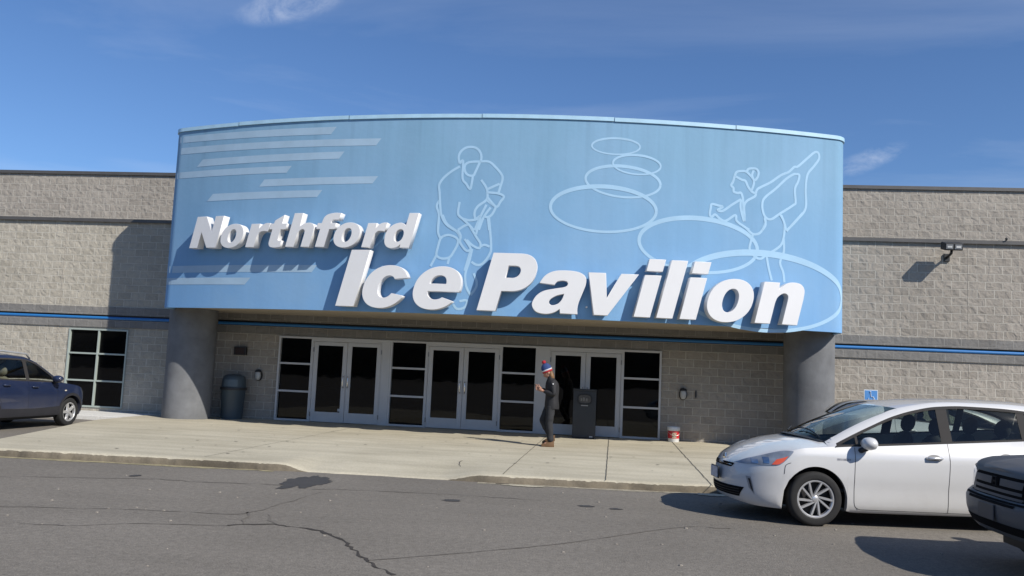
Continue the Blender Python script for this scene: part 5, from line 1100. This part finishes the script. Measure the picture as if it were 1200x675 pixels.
# head (shaped) and hands joined into the body mesh
mb = MB(); Mh = Matrix.Translation((-.095,0,1.565)) @ Matrix.Rotation(R(-38), 4, 'Y')
G = []
for i in range(17):
    ph = math.pi*i/16; row_ = []
    for k in range(24):
        a = 2*math.pi*k/24; x, y, z = math.sin(ph)*math.cos(a), math.sin(ph)*math.sin(a), math.cos(ph)
        X = x*.098 ; Y = y*.076; Z = z*.118
        if Z < 0: X *= 1-.25*(-Z/.118); Y *= 1-.32*(-Z/.118); X -= .012*(-Z/.118)
        if x < -.75: X -= .0
        # nose, brow, lips, eye hollows on the -x side
        if x < 0:
            nz1 = math.exp(-((Y/.014)**2 + ((Z+.012)/.020)**2)); X -= .024*nz1
            X += .008*math.exp(-(((abs(Y)-.030)/.014)**2 + ((Z-.012)/.012)**2)); X -= .007*math.exp(-((Y/.024)**2 + ((Z+.052)/.010)**2))
        row_.append(Mh @ Vector((X, Y, Z)))
    G.append(row_)
mb.grid([r_ + [r_[0]] for r_ in G])
for s in (-1,1): mb.lathe([(0,.012),(.018,.008),(.026,0),(.018,-.006),(0,-.006)], 12, Mh @ Matrix.Translation((.01, s*.078, 0)) @ Matrix.Rotation(R(-90)*s, 4, 'X') @ Matrix.Scale(1.35, 4, (0,1,0)))
def hand(w_, palm, side, up_=0):
    """palm centre; fingers curl inwards towards the phone"""
    w_ = Vector(w_); p = Vector(palm); f = (p-w_).normalized(); lat = Vector((0,0,1)); inn_ = lat.cross(f)*side
    mb.tube([w_, w_.lerp(p,.5), p, p+f*.03], [.026,.034,.040,.034], 10)
    for k in range(4):
        b_ = p + f*.03 + lat*(.030-.020*k); L_ = (.075,.084,.078,.062)[k]
        mb.tube([b_, b_+f*L_*.40+inn_*.006, b_+f*L_*.68+inn_*.026, b_+f*L_*.72+inn_*.050], [.0098,.0094,.0086,.007], 8)
    t0 = p + lat*.030 - f*.015; mb.tube([t0, t0+lat*.024+f*.018+inn_*.010, t0+lat*.030+f*.040+inn_*.030], [.013,.011,.008], 8)
hand(J['wrL'], (-.255,-.085,1.205), 1); hand(J['wrR'], (-.275,.020,1.245), -1)
tmp = mb.build('tmp', skin_m, None, smooth=True)
bm = bmesh.new(); bm.from_mesh(body.data); bm.from_mesh(tmp.data); bm.to_mesh(body.data); bm.free(); D.objects.remove(tmp); body.data.shade_smooth()
# clothes
def grow(keys, add, ends=None): return [(*J[k], tuple(a+add for a in rad[k]) if isinstance(rad[k], tuple) else rad[k]+add) for k in keys]
RG = [(.80,.025,.150,.182),(.84,.022,.156,.190),(.92,.018,.150,.186),(1.0,.015,.142,.180),(1.10,.015,.142,.184),(1.20,.012,.148,.198),(1.29,.012,.148,.212),(1.35,.008,.135,.208),(1.395,.0,.115,.175),(1.43,-.012,.092,.125),(1.46,-.025,.076,.086),(1.495,-.038,.072,.076)]
G = []
for z_, cx_, rx_, ry_ in RG:
    row_ = []
    for k in range(33):
        a_ = 2*math.pi*k/32; f_ = 1 + .07*noise.noise(Vector((math.cos(a_)*2.0, math.sin(a_)*2.0, z_*7)))
        row_.append((cx_+rx_*f_*math.cos(a_), ry_*f_*math.sin(a_), z_ + .010*noise.noise(Vector((a_*1.5, z_*3, 3)))))
    G.append(row_)
mb = MB(); mb.grid(G); torso = mb.build('jacket', jacket_m, pr, smooth=True)
for sh, el_, wr in (('shL','elL','wrL'), ('shR','elR','wrR')):
    A_, B_, C_ = Vector(J[sh]), Vector(J[el_]), Vector(J[wr]); C_ = C_.lerp(B_, .08)
    jn = [(*A_.lerp(Vector((0,0,1.33)), .35), .075), (*A_, .083), (*A_.lerp(B_, .5), .072), (*B_, .062), (*B_.lerp(C_, .5), .056), (*C_, .043)]
    sl_ = skinned('sleeve', jn, [(i_, i_+1) for i_ in range(5)], jacket_m, None)
    bm = bmesh.new(); bm.from_mesh(torso.data); bm.from_mesh(sl_.data); bm.to_mesh(torso.data); bm.free(); D.objects.remove(sl_)
torso.data.shade_smooth()
mb = MB(); mb.lathe([(0,-.11),(.7,-.08),(.95,-.03),(1,.04),(.96,.12),(0,.16)], 24, Matrix.Translation((.015,0,.90)) @ Matrix.Scale(.135,4,(1,0,0)) @ Matrix.Scale(.170,4,(0,1,0))); tr_ = mb.build('trousers', trs_m, pr, smooth=True)
for hp_, kn_, an_, up_z in (('hpL','knL','anL',.085), ('hpR','knR','anR',.195)):
    A_, B_, C_ = Vector(J[hp_]), Vector(J[kn_]), Vector(J[an_]); C_.z = up_z
    jn = [(*(A_+Vector((0,0,.02))), .105), (*A_.lerp(B_,.5), .096), (*B_, .082), (*B_.lerp(C_,.5), .078), (*C_, .074)]
    lg_ = skinned('leg', jn, [(i_, i_+1) for i_ in range(4)], trs_m, None)
    bm = bmesh.new(); bm.from_mesh(tr_.data); bm.from_mesh(lg_.data); bm.to_mesh(tr_.data); bm.free(); D.objects.remove(lg_)
tr_.data.shade_smooth()
for v in tr_.data.vertices: n3 = noise.noise_vector(Vector((v.co.x*9, v.co.y*9, v.co.z*14))); v.co += n3*.010
for an, to, dz in ((J['anL'], J['toL'], 0), (J['anR'], J['toR'], 0)):
    mb = MB(); a, t_ = Vector(an), Vector(to); d_ = (t_-a); d_.z = 0; d_.normalize(); sole = min(a.z-.05, t_.z-.0)
    G = []
    tilt = (t_.z-.045) ; zh = a.z-.09
    for i in range(13):
        q = i/12; c_ = a + d_*(-.07+.27*q); ww = .036+.016*math.sin(math.pi*min(1, q*1.1+.1)) if q < .93 else .028; hh = (.125 if q < .35 else .125-.075*(q-.35)/.65); base = zh + (tilt-zh)*q + .0
        G.append([(c_.x, c_.y+y_*ww, base + z_*hh) for y_, z_ in ((-1,0),(-1.05,.25),(-.85,.7),(-.4,1),(.4,1),(.85,.7),(1.05,.25),(1,0),(-1,0))])
    mb.grid(G); mb.add(G[0][:-1], [tuple(range(8))]); mb.add(G[-1][:-1], [tuple(range(8))]); mb.build('boot', boot_m, pr, smooth=True, sharp=50)
# knit cap in three bands with a bobble
cap_b, cap_w, cap_r = simple('knit_blue', (.028,.055,.16), .95, bump=.8, bscale=60), simple('knit_white', (.55,.55,.55), .95, bump=.8, bscale=60), simple('knit_red', (.36,.02,.032), .95, bump=.8, bscale=60)
Mc = Mh @ Matrix.Translation((.016,0,.035)) @ Matrix.Rotation(R(14), 4, 'Y') @ Matrix.Scale(1.12,4,(1,0,0))
hat = MB().lathe([(.098,.042),(.100,.075),(.090,.115),(.070,.150),(.040,.175),(0,.182)], 28, Mc).build('knit_cap', cap_b, pr, smooth=True)
MB().lathe([(.095,.018),(.104,.020),(.105,.044),(.098,.046)], 28, Mc).build('cap_band', cap_w, hat, smooth=True); MB().lathe([(.088,-.018),(.1015,-.016),(.103,.018),(.095,.020)], 28, Mc).build('cap_cuff', cap_r, hat, smooth=True)
MB().lathe([(0,.170),(.026,.176),(.040,.200),(.040,.222),(.026,.244),(0,.250)], 16, Mc).build('bobble', cap_r, hat, smooth=True)
mb = MB(); G = []
for i in range(13):
    ph_ = math.pi*i/12; row_ = []
    for k in range(21):
        a_ = 2*math.pi*k/20; f_ = 1+.10*noise.noise(Vector((math.cos(a_)*3, math.sin(a_)*3, ph_*2)))
        row_.append((-.012+.062*f_*math.sin(ph_)*math.cos(a_)+.028*math.cos(ph_)*-1, .088*f_*math.sin(ph_)*math.sin(a_), 1.51+.125*math.cos(ph_)))
    G.append(row_)
mb.grid(G); mb.build('hair', hair_m, pr, smooth=True)
ph = MB().box(-.038,.038,-.006,.006,-.072,.072, 0, Matrix.Translation((-.335,-.03,1.275)) @ Matrix.Rotation(R(90),4,'Z') @ Matrix.Rotation(R(-48),4,'X')).build('phone', M['black'], None, bevel=.004)
ph.location = (0,0,0); bpy.context.view_layer.update(); ph.data.transform(pr.matrix_world if False else Matrix.Translation(pr.location) @ Matrix.Rotation(pr.rotation_euler[2], 4, 'Z')); tag(ph, 'slim black phone held in the hands of the walking person', 'phone')
MB().box(-.0,.022,-.262,-.250,1.325,1.352).build('sleeve_logo', simple('logo_white', (.7,.7,.7), .6), pr)

# ------------------------------------------------------------------ cracks and stains on the lot (z just above it)
def crack(pts, w_, lab, mat='crack', z=.004, wob=.6): strip('asphalt_crack', pts, w_, z, M[mat], lab, 'crack', wob, 'structure')
for pts, w_, lab, mt in CRACKS: crack(pts, w_*(.45 if mt == 'crack' else .55), lab, mt, wob=.75 if mt == 'crack' else .9)
def blot(name, cx_, cy_, rx, ry, lab, mat, seed, z=.005):
    vs = [(cx_, cy_, z)]; n_ = 90
    for k in range(n_):
        a = 2*math.pi*k/n_; f = 1+.42*noise.noise(Vector((math.cos(a)*2.2+seed, math.sin(a)*2.2, 0)))+.24*noise.noise(Vector((math.cos(a)*7+seed, math.sin(a)*7, 4))); vs.append((cx_+rx*f*math.cos(a), cy_+ry*f*math.sin(a), z))
    tag(mesh(name, vs, [(0, k+1, (k+1) % n_+1) for k in range(n_)], mat), lab, 'stain', None, 'structure')
for i, (x_, y_, rx, ry, lab) in enumerate(BLOTS): blot('oil_stain', x_, y_, rx, ry, lab, M['stain'], i*3.1)

# tree belt added behind the viewer to darken reflections in glass and paintwork
mb = MB(); G = []
for i in range(161):
    a = R(-200 + 220*i/160); row_ = []
    for k in range(9):
        t = k/8; hgt = 9 + 3.5*noise.noise(Vector((a*9, 0, 0))) + 2.5*noise.noise(Vector((a*31, 2, 0))); r_ = 95 + 9*math.sin(math.pi*t) *(-1) + 2.5*noise.noise(Vector((a*25, t*4, 5)))
        row_.append((r_*math.cos(a), -20 + r_*math.sin(a), -.2 + hgt*t*(1+.05*noise.noise(Vector((a*60, t*9, 1))))))
    G.append(row_)
mb.grid(G); P2 = [[(x*1.18, y*1.18, z*.9) for x, y, z in r_] for r_ in G]; mb.grid(P2)
tag(mb.build('added_woodland', simple('added_woods', (.055,.052,.04), .95, var=.5, scale=.6), smooth=True), 'belt of woods added behind the viewer for dark reflections', 'woodland', None, 'stuff')
strip('kerb_break', [(-1.62,-9.50),(-1.50,-9.48),(-1.42,-9.50)], .06, .008, M['crack'], 'dark broken notch in the kerb foot at the walk joint', 'crack', .5)
blot('broken_concrete', 1.55, -9.33, .22, .13, 'pale patch of broken concrete at the kerb end by the white car', M['concrete'], 9.7, .009)
blot('broken_concrete', -1.15, -9.60, .30, .07, 'pale crumbled concrete along the kerb foot by the joint', M['concrete'], 5.7, .009)

random.seed(3); gum = simple('gum_spot', (.16,.145,.12), .9)
mb = MB()
for k in range(70):
    x_ = random.uniform(-10, 2.6); y_ = random.uniform(-8.9, -1.2); r_ = random.uniform(.012, .035)
    if x_ < left_x(y_)+.3: continue
    z_ = wz(x_, y_)-.001+.003; mb.add([(x_+r_*math.cos(a*math.pi/4), y_+r_*math.sin(a*math.pi/4), z_) for a in range(8)], [tuple(range(8))])
tag(mb.build('gum_spots', gum), 'dark spots of old gum scattered over the walk', 'spots', None, 'stuff')
mb = MB(); lit = simple('pale_stone', (.25,.225,.19), .9)
for k in range(130):
    x_ = random.uniform(-12, 6); y_ = random.uniform(-17.5, -9.9); r_ = random.uniform(.008, .022)
    mb.lathe([(0,0),(r_,0),(r_*.8,r_*.5),(0,r_*.6)], 6, Matrix.Translation((x_, y_, .001)))
tag(mb.build('loose_grit', lit), 'loose pale grit scattered over the lot', 'grit', None, 'stuff')
